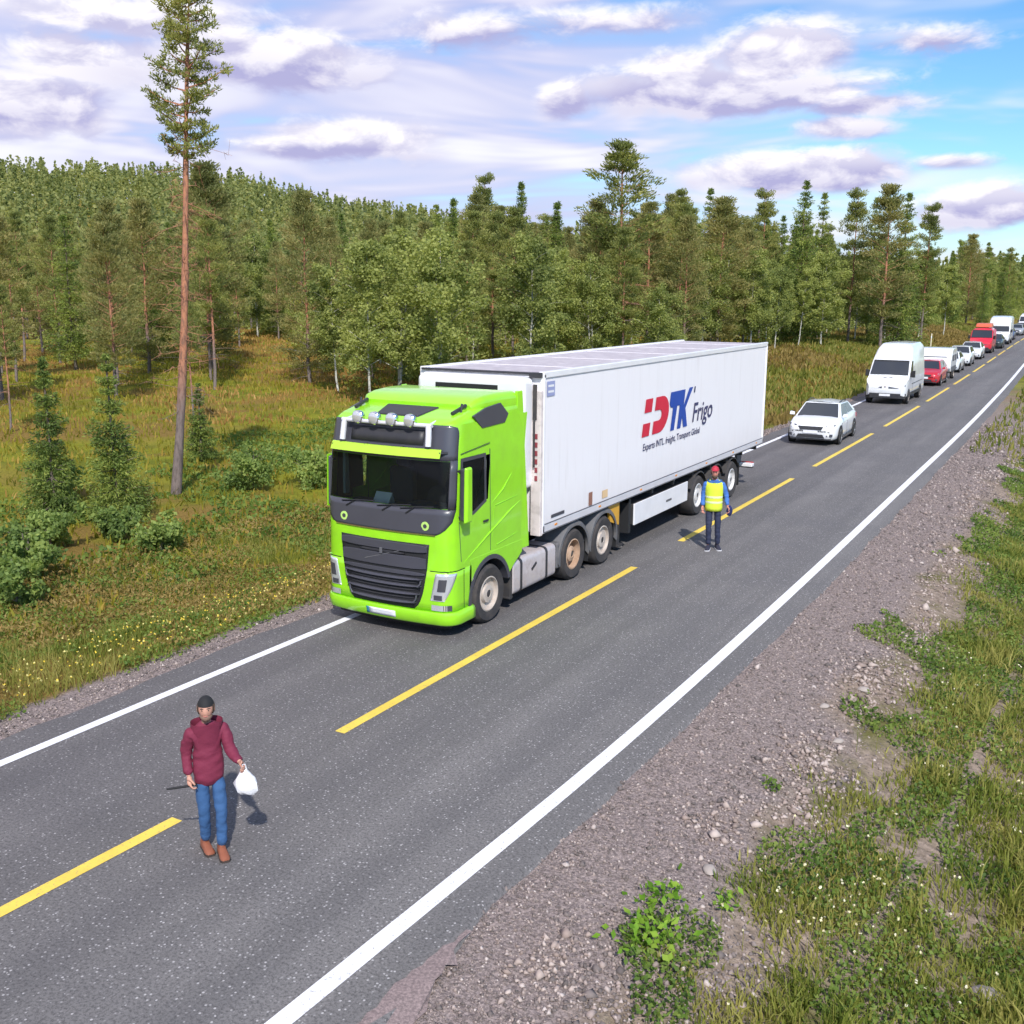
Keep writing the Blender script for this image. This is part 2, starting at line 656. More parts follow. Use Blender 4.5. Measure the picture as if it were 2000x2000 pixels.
def build_road():
    Y = road_rows()
    jl = (vnoise(Y, Y * 0, .7, 11) - .5) * .16 + (vnoise(Y, Y * 0, 3.7, 12) - .5) * .22
    jr = (vnoise(Y, Y * 0, .8, 13) - .5) * .07
    xl = np.interp(Y, [0, 12, 14, 40, 2000], [-11.42, -11.55, -11.4, -11.42, -11.5]) + bend(Y) + jl
    xr = line_right(Y) + np.interp(Y, [0, 4.5, 6.8, 7.6, 2000], [.9, .78, .50, .40, .42]) + jr
    am = asphalt_mat()
    n = len(Y)
    road = None
    X = np.stack([xl - .12, xl, xr, xr + .10], 1)
    Z = np.array([-.09, 0, 0, -.09])[None, :].repeat(n, 0) + road_z(Y)[:, None]
    # inner columns so the sheet is not one wide quad
    V = np.stack([X, np.repeat(Y[:, None], 4, 1), Z], -1).reshape(-1, 3)
    i, j = np.meshgrid(np.arange(n - 1), np.arange(3), indexing='ij')
    a = (i * 4 + j).ravel()
    F = np.stack([a, a + 1, a + 5, a + 4], 1)
    road = obj('road', np_mesh('road', V, F, [am]))
    tag(road, kind='structure')
    wm = line_mat('white_line_paint', (.80, .80, .84))
    ym = line_mat('yellow_line_paint', (.80, .57, .085))
    w = .075
    strip('edge_line', line_right(Y) - .09, line_right(Y) + .09, Y, .004, wm, road)
    strip('edge_line', line_left(Y) - w, line_left(Y) + w, Y, .004, wm, road)
    k = 0
    y0 = 9.62 - 12
    while y0 < 300:
        yy = np.linspace(y0, y0 + 9.4, 12)
        strip('centre_dash', line_mid(yy) - .075, line_mid(yy) + .075, yy, .004, ym, road)
        y0 += 12
    # broken old surface and pink grit at the near right edge
    m, t, p = new_mat('pink_grit')
    geo = t.n('ShaderNodeNewGeometry').outputs['Position']
    c = t.mix(t.maprange(t.noise(geo, 40., 5, .7), .35, .7), (.15, .115, .112), (.31, .235, .225))
    t.put(p.inputs['Base Color'], c)
    p.inputs['Roughness'].default_value = .95
    rg_ = np.random.default_rng(9)
    yy = np.linspace(4.4, 6.9, 26)
    inner = np.interp(yy, [4.4, 5.3, 6.0, 6.9], [-4.40, -4.44, -4.47, -4.36]) + rg_.normal(size=26) * .012
    outer = np.interp(yy, [4.4, 5.2, 6.1, 6.9], [-3.98, -4.0, -4.17, -4.33]) + rg_.normal(size=26) * .03
    pts = [(x, y) for x, y in zip(inner, yy)] + [(x, y) for x, y in zip(outer[::-1], yy[::-1])]
    mb = MB()
    mb.add([(x, y, .006 if x < -4.2 else -.04) for x, y in pts], [tuple(range(len(pts)))[::-1]])
    mb.build('grit_patch', m, road, smooth=None)


build_road()

# ------------------------------------------------------------------ plants: foliage as many small faces, wood as tapered tubes
def leaf_faces(P, size, aspect, rg, axis=None, spread=1.0):
    """a quad at every point of P; axis gives the preferred long direction"""
    n = len(P)
    d = rg.normal(size=(n, 3))
    if axis is not None:
        d = axis + d * spread
    d /= np.linalg.norm(d, axis=1)[:, None] + 1e-9
    e = np.cross(d, rg.normal(size=(n, 3)))
    e /= np.linalg.norm(e, axis=1)[:, None] + 1e-9
    L = (np.asarray(size) * rg.uniform(.65, 1.35, n))[:, None]
    a = d * L * .5
    b = e * L * .5 * aspect
    V = np.stack([P - a, P - a * .1 + b, P + a, P - a * .1 - b], 1).reshape(-1, 3)
    F = np.arange(n * 4).reshape(-1, 4)
    return V, F


class Wood:
    def __init__(s):
        s.mb = MB()

    def limb(s, path, r0, r1, n=5):
        k = len(path)
        s.mb.tube(path, [r0 + (r1 - r0) * i / (k - 1) for i in range(k)], n)


def bark_mat(name, lo, hi, z0, z1, patches=None):
    """bark that changes colour up the stem (z0..z1 metres above the foot), as in Scots pine"""
    m, t, p = new_mat(name)
    tc = t.n('ShaderNodeTexCoord').outputs['Object']
    sep = t.n('ShaderNodeSeparateXYZ')
    t.put(sep.inputs[0], tc)
    st = t.n('ShaderNodeMapping')
    st.inputs['Scale'].default_value = (6, 6, 1.4)
    t.put(st.inputs[0], tc)
    n = t.noise(st.outputs[0], 2.2, 5, .65)
    zz = t.math('ADD', sep.outputs[2], t.math('MULTIPLY', t.math('SUBTRACT', n, .5), 2.2))
    c = t.mix(t.maprange(zz, z0, z1), lo, hi)
    c = t.mix(t.maprange(n, .42, .66, 0, .7), c, tuple(.38 * x for x in lo))
    if patches:
        st2 = t.n('ShaderNodeMapping')
        st2.inputs['Scale'].default_value = (1.5, 1.5, 5)
        t.put(st2.inputs[0], tc)
        c = t.mix(t.maprange(t.noise(st2.outputs[0], 2.4, 4, .6), .56, .63), c, patches)
    t.put(p.inputs['Base Color'], c)
    p.inputs['Roughness'].default_value = .9
    b = t.n('ShaderNodeBump')
    b.inputs['Strength'].default_value = .7
    b.inputs['Distance'].default_value = .03
    t.put(b.inputs['Height'], n)
    t.put(p.inputs['Normal'], b.outputs[0])
    return m


PINE_BARK = bark_mat('pine_bark', (.19, .15, .14), (.42, .18, .10), 2.2, 4.6)
SPRUCE_BARK = bark_mat('spruce_bark', (.15, .12, .10), (.17, .125, .095), 2, 5)
BIRCH_BARK = bark_mat('birch_bark', (.50, .48, .43), (.44, .41, .36), 2, 5, (.07, .06, .05))
TWIG = bark_mat('grey_twigs', (.19, .16, .14), (.21, .17, .14), 1, 3)
PINE_LEAF = leafmat('pine_needles', (0.125, 0.153, 0.054), (0.239, 0.267, 0.082), (0.376, 0.368, 0.118), .46)
PINE_RUST = leafmat('tired_pine_needles', (0.144, 0.159, 0.060), (0.249, 0.257, 0.094), (0.370, 0.325, 0.129), .46)
SPRUCE_LEAF = leafmat('spruce_needles', (0.078, 0.124, 0.034), (0.178, 0.242, 0.057), (0.355, 0.393, 0.091), .42)
BIRCH_LEAF = leafmat('birch_leaves', (0.146, 0.182, 0.062), (0.270, 0.308, 0.096), (0.408, 0.431, 0.135), .5)
SHRUB_LEAF = leafmat('willow_leaves', (0.110, 0.169, 0.051), (0.211, 0.295, 0.081), (0.355, 0.423, 0.119), .48)


def wobble_path(rg, h, lean=(0, 0), k=9, amp=.02):
    pts = []
    ox, oy = 0, 0
    for i in range(k):
        t = i / (k - 1)
        ox += rg.normal() * amp * h / k
        oy += rg.normal() * amp * h / k
        pts.append(Vector((lean[0] * t + ox * (i > 0), lean[1] * t + oy * (i > 0), h * t)))
    return pts


def along(path, t):
    k = len(path) - 1
    i = min(int(t * k), k - 1)
    return path[i].lerp(path[i + 1], t * k - i)


def conifer(seed, h, crown0, width, kind='pine', leaf=.22, nleaf=2600, whorls=16, droop=.0, trunk_r=.13, dead=6, shape=1.0, top_round=.15, lean=(0, 0)):
    """returns (wood MB, crown V, crown F); h metres tall, crown from crown0*h, half-width in metres"""
    rg = np.random.default_rng(seed)
    w = Wood()
    tr = wobble_path(rg, h, lean)
    w.limb(tr, trunk_r, .02, 7)
    C, S, A = [], [], []
    for k in range(dead):
        t = rg.uniform(crown0 * .35, crown0 * 1.02)
        p = along(tr, t)
        a = rg.uniform(0, 6.28)
        L = rg.uniform(.4, 1.1) * width
        q = p + Vector((math.cos(a), math.sin(a), rg.uniform(-.25, .15))) * L
        w.limb([p, p.lerp(q, .5) + Vector((0, 0, .06)), q], trunk_r * .16, .008, 4)
    for k in range(whorls):
        u = (k + rg.uniform(-.5, .5)) / (whorls - 1)
        u = min(max(u, 0), 1)
        t = crown0 + (1 - crown0) * u
        base = along(tr, min(t, .999))
        if kind == 'pine':
            prof = (math.sin(math.pi * min(1, (u * .92 + .12))) ** .55) * (1 - u * .35) if u < .999 else .1
            prof = max(prof, top_round)
        else:
            prof = (1 - u) ** shape * .95 + .09
        nb = int(rg.integers(4, 7)) if kind == 'pine' else int(rg.integers(6, 9))
        a0 = rg.uniform(0, 6.28)
        for b in range(nb):
            if kind == 'pine' and rg.random() < .18:
                continue
            a = a0 + b * 6.283 / nb + rg.normal() * .25
            L = width * prof * rg.uniform(.6, 1.15)
            rise = (.30 + .5 * u if kind == 'pine' else -.22 + .55 * u) + rg.normal() * .10 - droop
            dirv = Vector((math.cos(a), math.sin(a), rise))
            tip = base + dirv * L
            if kind == 'spruce':
                tip.z += .12 * L
            mid = base.lerp(tip, .5) + Vector((0, 0, (.04 if kind == 'pine' else -.10) * L))
            w.limb([base, mid, tip], max(.012, trunk_r * .22 * (1 - u * .6)), .006, 3)
            nc = 3 if kind == 'pine' else 4
            for c in range(nc):
                s = (.42 + .62 * (c + rg.random()) / nc) if kind == 'pine' else (.15 + .9 * (c + rg.random()) / nc)
                pt = base.lerp(mid, s * 2) if s < .5 else mid.lerp(tip, min(1.08, s * 2 - 1))
                side = Vector((-dirv.y, dirv.x, 0)) * rg.normal() * L * .22 * (1.2 - .5 * s)
                C.append(tuple(pt + side))
                S.append((.20 * width + .10) * rg.uniform(.6, 1.2) if kind == 'pine' else max(L * .25, .17 * width / 2))
                A.append((dirv.x, dirv.y, dirv.z + (.5 if kind == 'pine' else -.25)))
    C, S, A = map(np.array, (C, S, A))
    per = rg.choice(len(C), nleaf, p=S ** 1.6 / (S ** 1.6).sum())
    off = rg.normal(size=(nleaf, 3))
    off /= np.linalg.norm(off, axis=1)[:, None]
    off *= (rg.random(nleaf) ** .45)[:, None]
    off[:, 2] *= .55 if kind == 'pine' else 1.15
    P = C[per] + off * S[per][:, None]
    V, F = leaf_faces(P, leaf, .30, rg, A[per] * .9 + off * .6, .6)
    return w.mb, V, F


def broadleaf(seed, h, crown0, width, leaf=.13, nleaf=3000, trunk_r=.08, limbs=22, stems=1, airy=.5):
    rg = np.random.default_rng(seed)
    w = Wood()
    C, S = [], []
    for st in range(stems):
        ln = (rg.normal() * .06 * h, rg.normal() * .06 * h)
        tr = wobble_path(rg, h * (1 if st == 0 else rg.uniform(.7, .95)), ln, 9, .03)
        w.limb(tr, trunk_r, .012, 7)
        for k in range(limbs // stems):
            u = (k + rg.random()) / (limbs // stems)
            t = crown0 + (1 - crown0) * u * .97
            base = along(tr, t)
            prof = math.sin(math.pi * min(1, u * .80 + .20)) ** .6
            a = k * 2.4 + rg.normal() * .4
            L = width * prof * rg.uniform(.55, 1.15)
            tip = base + Vector((math.cos(a) * L, math.sin(a) * L, L * rg.uniform(.25, .85)))
            mid = base.lerp(tip, .5) + Vector((0, 0, .1 * L))
            w.limb([base, mid, tip], max(.01, trunk_r * .3 * (1 - u * .6)), .005, 3)
            for c in range(4):
                s = .3 + .75 * (c + rg.random()) / 4
                pt = base.lerp(mid, s * 2) if s < .5 else mid.lerp(tip, min(1.1, s * 2 - 1))
                C.append(tuple(pt + Vector(rg.normal(size=3)) * .12 * width))
                S.append(width * rg.uniform(.14, .28))
    C, S = np.array(C), np.array(S)
    per = rg.choice(len(C), nleaf, p=S ** 1.5 / (S ** 1.5).sum())
    off = rg.normal(size=(nleaf, 3))
    off /= np.linalg.norm(off, axis=1)[:, None]
    off *= (rg.random(nleaf) ** airy)[:, None]
    P = C[per] + off * S[per][:, None]
    V, F = leaf_faces(P, leaf, .75, rg, np.tile([0, 0, -.4], (nleaf, 1)), 1.)
    return w.mb, V, F


def make_tree(name, parts, bark, leaf, loc=(0, 0, 0), rz=0, sc=1, label=None, cat='tree', group=None, trunk='trunk', crown='crown'):
    mb, V, F = parts
    root = empty(name, loc, rz, label, cat, group)
    root.scale = (sc, sc, sc)
    mb.build(trunk, bark, root, smooth=60)
    obj(crown, np_mesh(crown, V, F, [leaf]), root)
    return root


PROTO = {}


def plant(name, proto, x, y, h, label, group=None, rz=None, wide=1.0, rg=random.Random(5)):
    """a copy of a prototype tree set on the ground, h metres tall"""
    first = proto not in PROTO
    if first:
        gen, base_h, bark, leaf = PROTOGEN[proto]
        PROTO[proto] = (make_tree(name, gen(), bark, leaf), base_h)
        root = PROTO[proto][0]
    else:
        root = copy_tree(PROTO[proto][0])
        root.name = name
    s = h / PROTO[proto][1]
    root.location = (x, y, gz(x, y) - .08)
    root.rotation_euler = (0, 0, rg.uniform(0, 6.28) if rz is None else rz)
    root.scale = (s * wide, s * wide, s)
    for k in ('group',):
        if k in root:
            del root[k]
    tag(root, label, 'tree', group)
    return root


PROTOGEN = {
    'pine0': (lambda: conifer(11, 12, .30, 2.3, 'pine', .22, 12160, 17), 12, PINE_BARK, PINE_LEAF),
    'pine1': (lambda: conifer(12, 12, .20, 2.2, 'pine', .22, 13300, 20), 12, PINE_BARK, PINE_RUST),
    'pine2': (lambda: conifer(13, 12, .48, 1.9, 'pine', .20, 8740, 13, dead=14), 12, PINE_BARK, PINE_LEAF),
    'pine3': (lambda: conifer(14, 12, .10, 2.6, 'pine', .22, 15200, 22), 12, PINE_BARK, PINE_RUST),
    'pine4': (lambda: conifer(15, 12, .26, 1.9, 'pine', .21, 11400, 18, top_round=.3), 12, PINE_BARK, PINE_LEAF),
    'spruce0': (lambda: conifer(21, 12, .05, 2.3, 'spruce', .22, 15580, 32, dead=0), 12, SPRUCE_BARK, SPRUCE_LEAF),
    'spruce1': (lambda: conifer(22, 12, .08, 2.0, 'spruce', .21, 13680, 32, dead=0, shape=.8), 12, SPRUCE_BARK, SPRUCE_LEAF),
    'spruce2': (lambda: conifer(23, 12, .12, 1.7, 'spruce', .20, 11780, 32, dead=3, shape=.75), 12, SPRUCE_BARK, SPRUCE_LEAF),
    'birch0': (lambda: broadleaf(31, 9, .14, 2.1, .16, 12160, .085, 34), 9, BIRCH_BARK, BIRCH_LEAF),
    'birch1': (lambda: broadleaf(32, 9, .20, 1.9, .15, 10640, .075, 32), 9, BIRCH_BARK, BIRCH_LEAF),
    'birch2': (lambda: broadleaf(33, 9, .10, 2.4, .16, 13680, .08, 36, 2), 9, BIRCH_BARK, BIRCH_LEAF),
    'birch3': (lambda: broadleaf(34, 9, .28, 1.6, .15, 8740, .07, 28), 9, BIRCH_BARK, BIRCH_LEAF),
}


# --- the tall bare-stemmed pine on the left
def tall_pine():
    rg = np.random.default_rng(77)
    h = 15.4
    tr = []
    for i in range(15):
        t = i / 14
        tr.append(Vector((.08 * math.sin(t * 5.0) + 1.32 * t, .08 * math.sin(t * 4 + 1) + .75 * t, h * t)))
    w = Wood()
    w.mb.tube(tr, [.128 * (1 - t / 14) ** .85 + .020 + (.02 if t == 0 else 0) + .012 * math.sin(t * 2.3) for t in range(15)], 12)
    # dead snags on the lower stem
    for k in range(85):
        t = rg.uniform(.18, .70)
        p = along(tr, t)
        a = rg.uniform(0, 6.28)
        L = rg.uniform(.25, 1.0) * (1.5 if rg.random() < .25 else 1.)
        q = p + Vector((math.cos(a) * L, math.sin(a) * L, rg.uniform(-.5, .35) * L))
        m = p.lerp(q, .5) + Vector((rg.normal() * .08, rg.normal() * .08, rg.normal() * .08))
        w.limb([p, m, q], .012, .004, 4)
        for j in range(5):
            s = rg.uniform(.35, 1)
            b0 = m.lerp(q, s)
            w.limb([b0, b0 + Vector(rg.normal(size=3)) * .2], .006, .003, 3)
    C, S, A = [], [], []
    rgt_ = np.array([.87, .49])
    for k in range(58):
        u = (k + rg.random()) / 58
        t = .655 + .345 * u
        base = along(tr, min(t, .99))
        a = k * 2.399 + rg.normal() * .5
        prof = .75 + .55 * math.sin(math.pi * min(1, u * 1.15 + .08)) - .55 * max(0, u - .7) / .3
        L = .80 * prof * rg.uniform(.7, 1.15)
        d = Vector((math.cos(a), math.sin(a), rg.uniform(.0, .55)))
        tip = base + d * L
        mid = base.lerp(tip, .5) + Vector((0, 0, -.08 * L))
        w.limb([base, mid, tip], .04 * (1 - u * .5), .01, 4)
        for c in range(5):
            s = .45 + .6 * (c + rg.random()) / 5
            pt = base.lerp(mid, s * 2) if s < .5 else mid.lerp(tip, min(1.1, s * 2 - 1))
            C.append(tuple(pt + Vector((-d.y, d.x, .3)) * rg.normal() * .20))
            S.append(rg.uniform(.13, .27))
            A.append((d.x * .5, d.y * .5, d.z + .7))
    C, S, A = map(np.array, (C, S, A))
    n = 12500
    per = rg.choice(len(C), n, p=S ** 2 / (S ** 2).sum())
    off = rg.normal(size=(n, 3))
    off /= np.linalg.norm(off, axis=1)[:, None]
    P = C[per] + off * (S[per] * rg.random(n) ** .5)[:, None] * np.array([1, 1, .7])
    V, F = leaf_faces(P, .12, .32, rg, off * .9 + A[per] * .5, .4)
    x, y = -25.04, 22.62
    make_tree('pine_tree', (w.mb, V, F), PINE_BARK, PINE_LEAF, (x, y, gz(x, y) - .1), 0, 1,
              'tall lone pine with a long bare orange trunk and a high narrow crown', 'tree')


tall_pine()


# --- young spruces, shrubs and saplings on the near left
def young_spruces():
    for (x, y, h, wd, sd, lab) in (
            (-25.6, 18.75, 4.5, .84, 41, 'young dark spruce, the left of the two beside the tall bare pine'),
            (-23.7, 19.35, 4.65, .92, 42, 'young spruce just left of the tall bare pine, right one of its pair'),
            (-29.2, 27.8, 2.9, .62, 43, 'small thin spruce sapling right behind the tall bare pine'),
            (-23.2, 13.2, 2.6, 1.0, 44, 'dark bushy spruce cut off by the left picture edge')):
        parts = conifer(sd, h, .03, wd, 'spruce', .115, 13000 if h > 4 else 6000, 24 if h > 4 else 18, dead=0, trunk_r=.05, shape=.85)
        make_tree('spruce_tree', parts, SPRUCE_BARK, SPRUCE_LEAF, (x, y, gz(x, y) - .05), sd, 1, lab, 'tree')


young_spruces()


def shrubs():
    rg = np.random.default_rng(50)
    spots = [  # x, y, height, width, label
        (-20.2, 14.0, 1.1, 1.0, 'leafy green shrub below the two young spruces'),
        (-18.6, 12.6, 1.1, .9, 'pale green low shrub on the left bank, nearest the verge'),
        (-22.4, 16.2, .8, 1.0, 'dense shrub at the foot of the left young spruce'),
        (-22.0, 18.0, .7, .9, 'dense shrub between young spruce and bare pine'),
        (-23.6, 24.6, 1.3, 1.3, 'round dark green willow shrub right of the bare pine'),
        (-22.2, 26.0, 1.1, 1.2, 'second willow shrub right of the bare pine, nearer the truck'),
        (-20.6, 27.2, .9, 1.1, 'brownish low shrub beside the left edge of the green cab'),
        (-27.5, 20.2, 1.1, 1.1, 'shrub behind the two young spruces'),
        (-19.8, 17.4, .8, .9, 'small shrub on the bank in front of the bare pine'),
    ]
    for i, (x, y, h, wd, lab) in enumerate(spots):
        parts = broadleaf(60 + i, h, .05, wd * .75, .10, 3200, .025, 20, 4, .6)
        make_tree('shrub', parts, TWIG, SHRUB_LEAF, (x, y, gz(x, y) - .05), i, 1, lab, 'shrub', trunk='stems', crown='foliage')


shrubs()


# --- named trees of the wood: kind, x, y, height, width factor, label
NAMED = [
    ('pine_tree', 'pine2', -31.9, 72.4, 15.5, 1.35, 'tall open-crowned pine rising above the wood over the trailer'),
    ('birch_tree', 'birch1', -35.9, 46.9, 8.8, 1.10, 'birch with a long white trunk just left of the green cab roof'),
    ('pine_tree', 'pine3', -46.8, 54.6, 12.0, 1.00, 'rusty-brown dense pine at the edge of the bog clearing'),
    ('pine_tree', 'pine4', -57.6, 94.9, 15.6, 0.90, 'dark pine top rising above the skyline over the cab'),
    ('spruce_tree', 'spruce0', -55.3, 98.5, 15.3, 0.90, 'pointed spruce top over the trailer front, left of the tall pine'),
    ('birch_tree', 'birch0', -32.0, 58.4, 9.1, 1.10, 'birch with a thin pale stem behind the trailer front'),
    ('birch_tree', 'birch2', -33.6, 50.5, 9.3, 1.20, 'leafy birch right behind the reefer unit of the trailer'),
    ('pine_tree', 'pine1', -35.4, 75.0, 11.9, 1.10, 'brownish pine left beside the tall open-crowned pine'),
    ('pine_tree', 'pine1', -32.7, 78.9, 11.7, 1.20, 'brownish pine right beside the tall open-crowned pine'),
    ('birch_tree', 'birch2', -27.1, 68.2, 6.1, 1.20, 'low bushy birch above the trailer roof'),
    ('pine_tree', 'pine3', -29.0, 85.7, 12.1, 1.30, 'broad pine left of the trailer rear corner'),
    ('spruce_tree', 'spruce2', -35.5, 100.5, 14.2, 1.00, 'spruce top above the rear half of the trailer'),
    ('pine_tree', 'pine4', -30.8, 103.3, 13.8, 0.90, 'dark pine above the rear end of the trailer'),
    ('spruce_tree', 'spruce1', -26.5, 101.1, 14.7, 1.00, 'tall narrow spruce on the skyline above the white hatchback'),
    ('spruce_tree', 'spruce2', -26.3, 108.1, 14.3, 0.95, 'shorter spruce right of the tall narrow skyline spruce'),
    ('pine_tree', 'pine4', -23.1, 107.6, 14.2, 0.90, 'rounded pine on the skyline left of the camper van'),
    ('spruce_tree', 'spruce2', -24.4, 123.2, 15.0, 0.90, 'thin spruce between two skyline pines above the camper van'),
    ('pine_tree', 'pine1', -19.5, 105.1, 14.9, 1.05, 'tallest dark pine on the skyline above the camper van'),
    ('spruce_tree', 'spruce1', -18.5, 107.9, 14.6, 1.00, 'bright green spruce right beside the tallest skyline pine'),
    ('pine_tree', 'pine4', -19.4, 128.4, 14.6, 0.90, 'dark round-topped pine above the caravan in the queue'),
    ('birch_tree', 'birch1', -25.7, 91.1, 7.0, 1.10, 'birch with white trunk at the trailer rear corner'),
    ('birch_tree', 'birch3', -25.0, 96.1, 6.9, 1.10, 'slender white-stemmed birch on the bank above the white hatchback'),
    ('birch_tree', 'birch0', -23.7, 99.1, 8.1, 1.20, 'birch clump on the bank left of the camper van'),
    ('birch_tree', 'birch1', -23.4, 112.1, 8.5, 1.20, 'birch behind the camper van, left side'),
    ('birch_tree', 'birch2', -21.5, 117.9, 8.1, 1.20, 'bushy birch directly above the camper van roof'),
    ('birch_tree', 'birch0', -20.0, 130.3, 9.2, 1.20, 'leafy birch above the red towing car'),
    ('birch_tree', 'birch3', -19.4, 145.8, 8.8, 1.20, 'pale-stemmed birch above the white cars in the queue'),
    ('spruce_tree', 'spruce0', -19.2, 186.5, 8.6, 0.80, 'dark pointed spruce above the red car in the queue'),
    ('pine_tree', 'pine2', -42.4, 29.2, 6.3, 0.80, 'thin grey-stemmed pine at the left picture edge'),
    ('pine_tree', 'pine2', -79.6, 56.7, 11.8, 0.90, 'pair-like pale stemmed pine far left on the bog'),
    ('pine_tree', 'pine0', -73.6, 55.6, 11.2, 0.90, 'orange-stemmed pine on the bog left of the tall bare pine'),
    ('spruce_tree', 'spruce2', -69.0, 53.5, 11.5, 1.10, 'green spruce on the bog left of the tall bare pine'),
    ('pine_tree', 'pine3', -62.6, 54.9, 12.2, 1.10, 'grey-branched pine behind the tall bare pine, left side'),
    ('pine_tree', 'pine3', -58.3, 57.3, 14.4, 1.20, 'broad bushy pine behind the tall bare pine, right side'),
    ('pine_tree', 'pine2', -36.8, 34.7, 6.3, 0.80, 'slim leaning pine just right of the tall bare trunk'),
    ('birch_tree', 'birch3', -41.3, 50.8, 7.6, 1.20, 'small birch at the left end of the wood behind the truck'),
    ('birch_tree', 'birch2', -39.2, 54.3, 9.6, 1.30, 'round birch above the truck roof, left of the reefer unit'),
    ('pine_tree', 'pine0', -42.6, 68.6, 10.9, 1.10, 'pine with reddish inner branches over the trailer front'),
]
for (nm, pr, x, y, h, wd, lab) in NAMED:
    plant(nm, pr, x, y, h, lab, wide=wd)


# --- the rest of the wood, tree by tree
def in_poly(x, y, poly):
    ins = False
    n = len(poly)
    for i in range(n):
        x1, y1 = poly[i]
        x2, y2 = poly[(i + 1) % n]
        if (y1 > y) != (y2 > y) and x < (x2 - x1) * (y - y1) / (y2 - y1) + x1:
            ins = not ins
    return ins


def fill_wood():
    rd = random.Random(3)
    taken = [(t[2], t[3]) for t in NAMED] + [(-25, 22.6)]

    def scatter(n, poly, gap, pick, hr, label, group, tries=9000, keep=None):
        xs = [p[0] for p in poly]
        ys = [p[1] for p in poly]
        k = 0
        for _ in range(tries):
            if k >= n:
                break
            x, y = rd.uniform(min(xs), max(xs)), rd.uniform(min(ys), max(ys))
            if not in_poly(x, y, poly) or any((x - a) ** 2 + (y - b) ** 2 < gap * gap for a, b in taken):
                continue
            taken.append((x, y))
            pr = rd.choice(pick)
            nm = {'pine': 'pine_tree', 'spru': 'spruce_tree', 'birc': 'birch_tree'}[pr[:4]]
            h = rd.uniform(*hr) * (1 if pr[:4] != 'birc' else .82)
            sp = {'pine_tree': 'pine', 'spruce_tree': 'spruce', 'birch_tree': 'birch'}[nm]
            o = plant(nm, pr, x, y, h, label % sp, group % sp, wide=rd.uniform(.8, 1.08))
            if keep is not None:
                keep.append((math.atan2(x, y), sp, o))
            k += 1
    birch = ['birch0', 'birch1', 'birch2', 'birch3']
    pine = ['pine0', 'pine1', 'pine2', 'pine3', 'pine4']
    spr = ['spruce0', 'spruce1', 'spruce2']
    # wood behind the truck
    scatter(34, [(-40, 52), (-29, 70), (-26, 90), (-34, 96), (-56, 74), (-46, 58)], 2.1, birch * 2 + pine, (8.5, 11.5),
            '%s standing in the wood right behind the truck', '%s trees behind the truck')
    scatter(62, [(-56, 74), (-34, 96), (-50, 128), (-90, 104)], 2.9, pine * 2 + birch + spr, (10.5, 13.5),
            '%s deeper in the wood, over the trailer roof', '%s trees over the trailer roof')
    # wood along the road on the right
    far = lambda y: float(bend(y))
    scatter(44, [(-27, 92), (-26.5 + far(130), 130), (-26 + far(175), 175), (-34 + far(175), 175), (-35 + far(130), 130), (-35, 92)], 2.5,
            birch * 3 + pine + spr, (8.5, 11.5), '%s at the wood edge along the queue of cars', '%s trees along the queue')
    scatter(46, [(-35, 96), (-34 + far(175), 175), (-52 + far(175), 175), (-54, 110)], 3.0, pine + spr, (11, 14.5),
            '%s behind the birch edge, right half of the skyline', '%s trees on the right skyline')
    scatter(62, [(-23, 176), (-17.5, 240), (-16.5, 360), (-34, 360), (-42, 176)], 3.4, spr * 2 + pine + birch,
            (10.5, 14.5), '%s at the far end of the wood by the right picture edge', '%s trees at the far right')
    # open wood on the bog at the left, told apart from left to right
    row = []
    scatter(16, [(-52, 30), (-47, 48), (-75, 78), (-100, 66)], 5.5, pine + ['spruce1', 'birch3'], (8, 11.5),
            '%s standing loosely on the open bog at left', '%s trees scattered on the bog', keep=row)
    words = 'first second third fourth fifth sixth seventh eighth ninth tenth eleventh twelfth thirteenth fourteenth fifteenth sixteenth'.split()
    seen = {}
    for az_, sp, o in sorted(row, key=lambda r: r[0]):
        q = seen.get(sp, 0)
        seen[sp] = q + 1
        o['label'] = '%s %s from the left among the loose trees on the bog' % (words[q], sp)
    scatter(58, [(-92, 62), (-74, 82), (-100, 128), (-140, 118), (-150, 84)], 4.0, pine * 2 + spr + birch, (9.5, 13),
            '%s in the wood beyond the bog at left', '%s trees beyond the bog')


fill_wood()


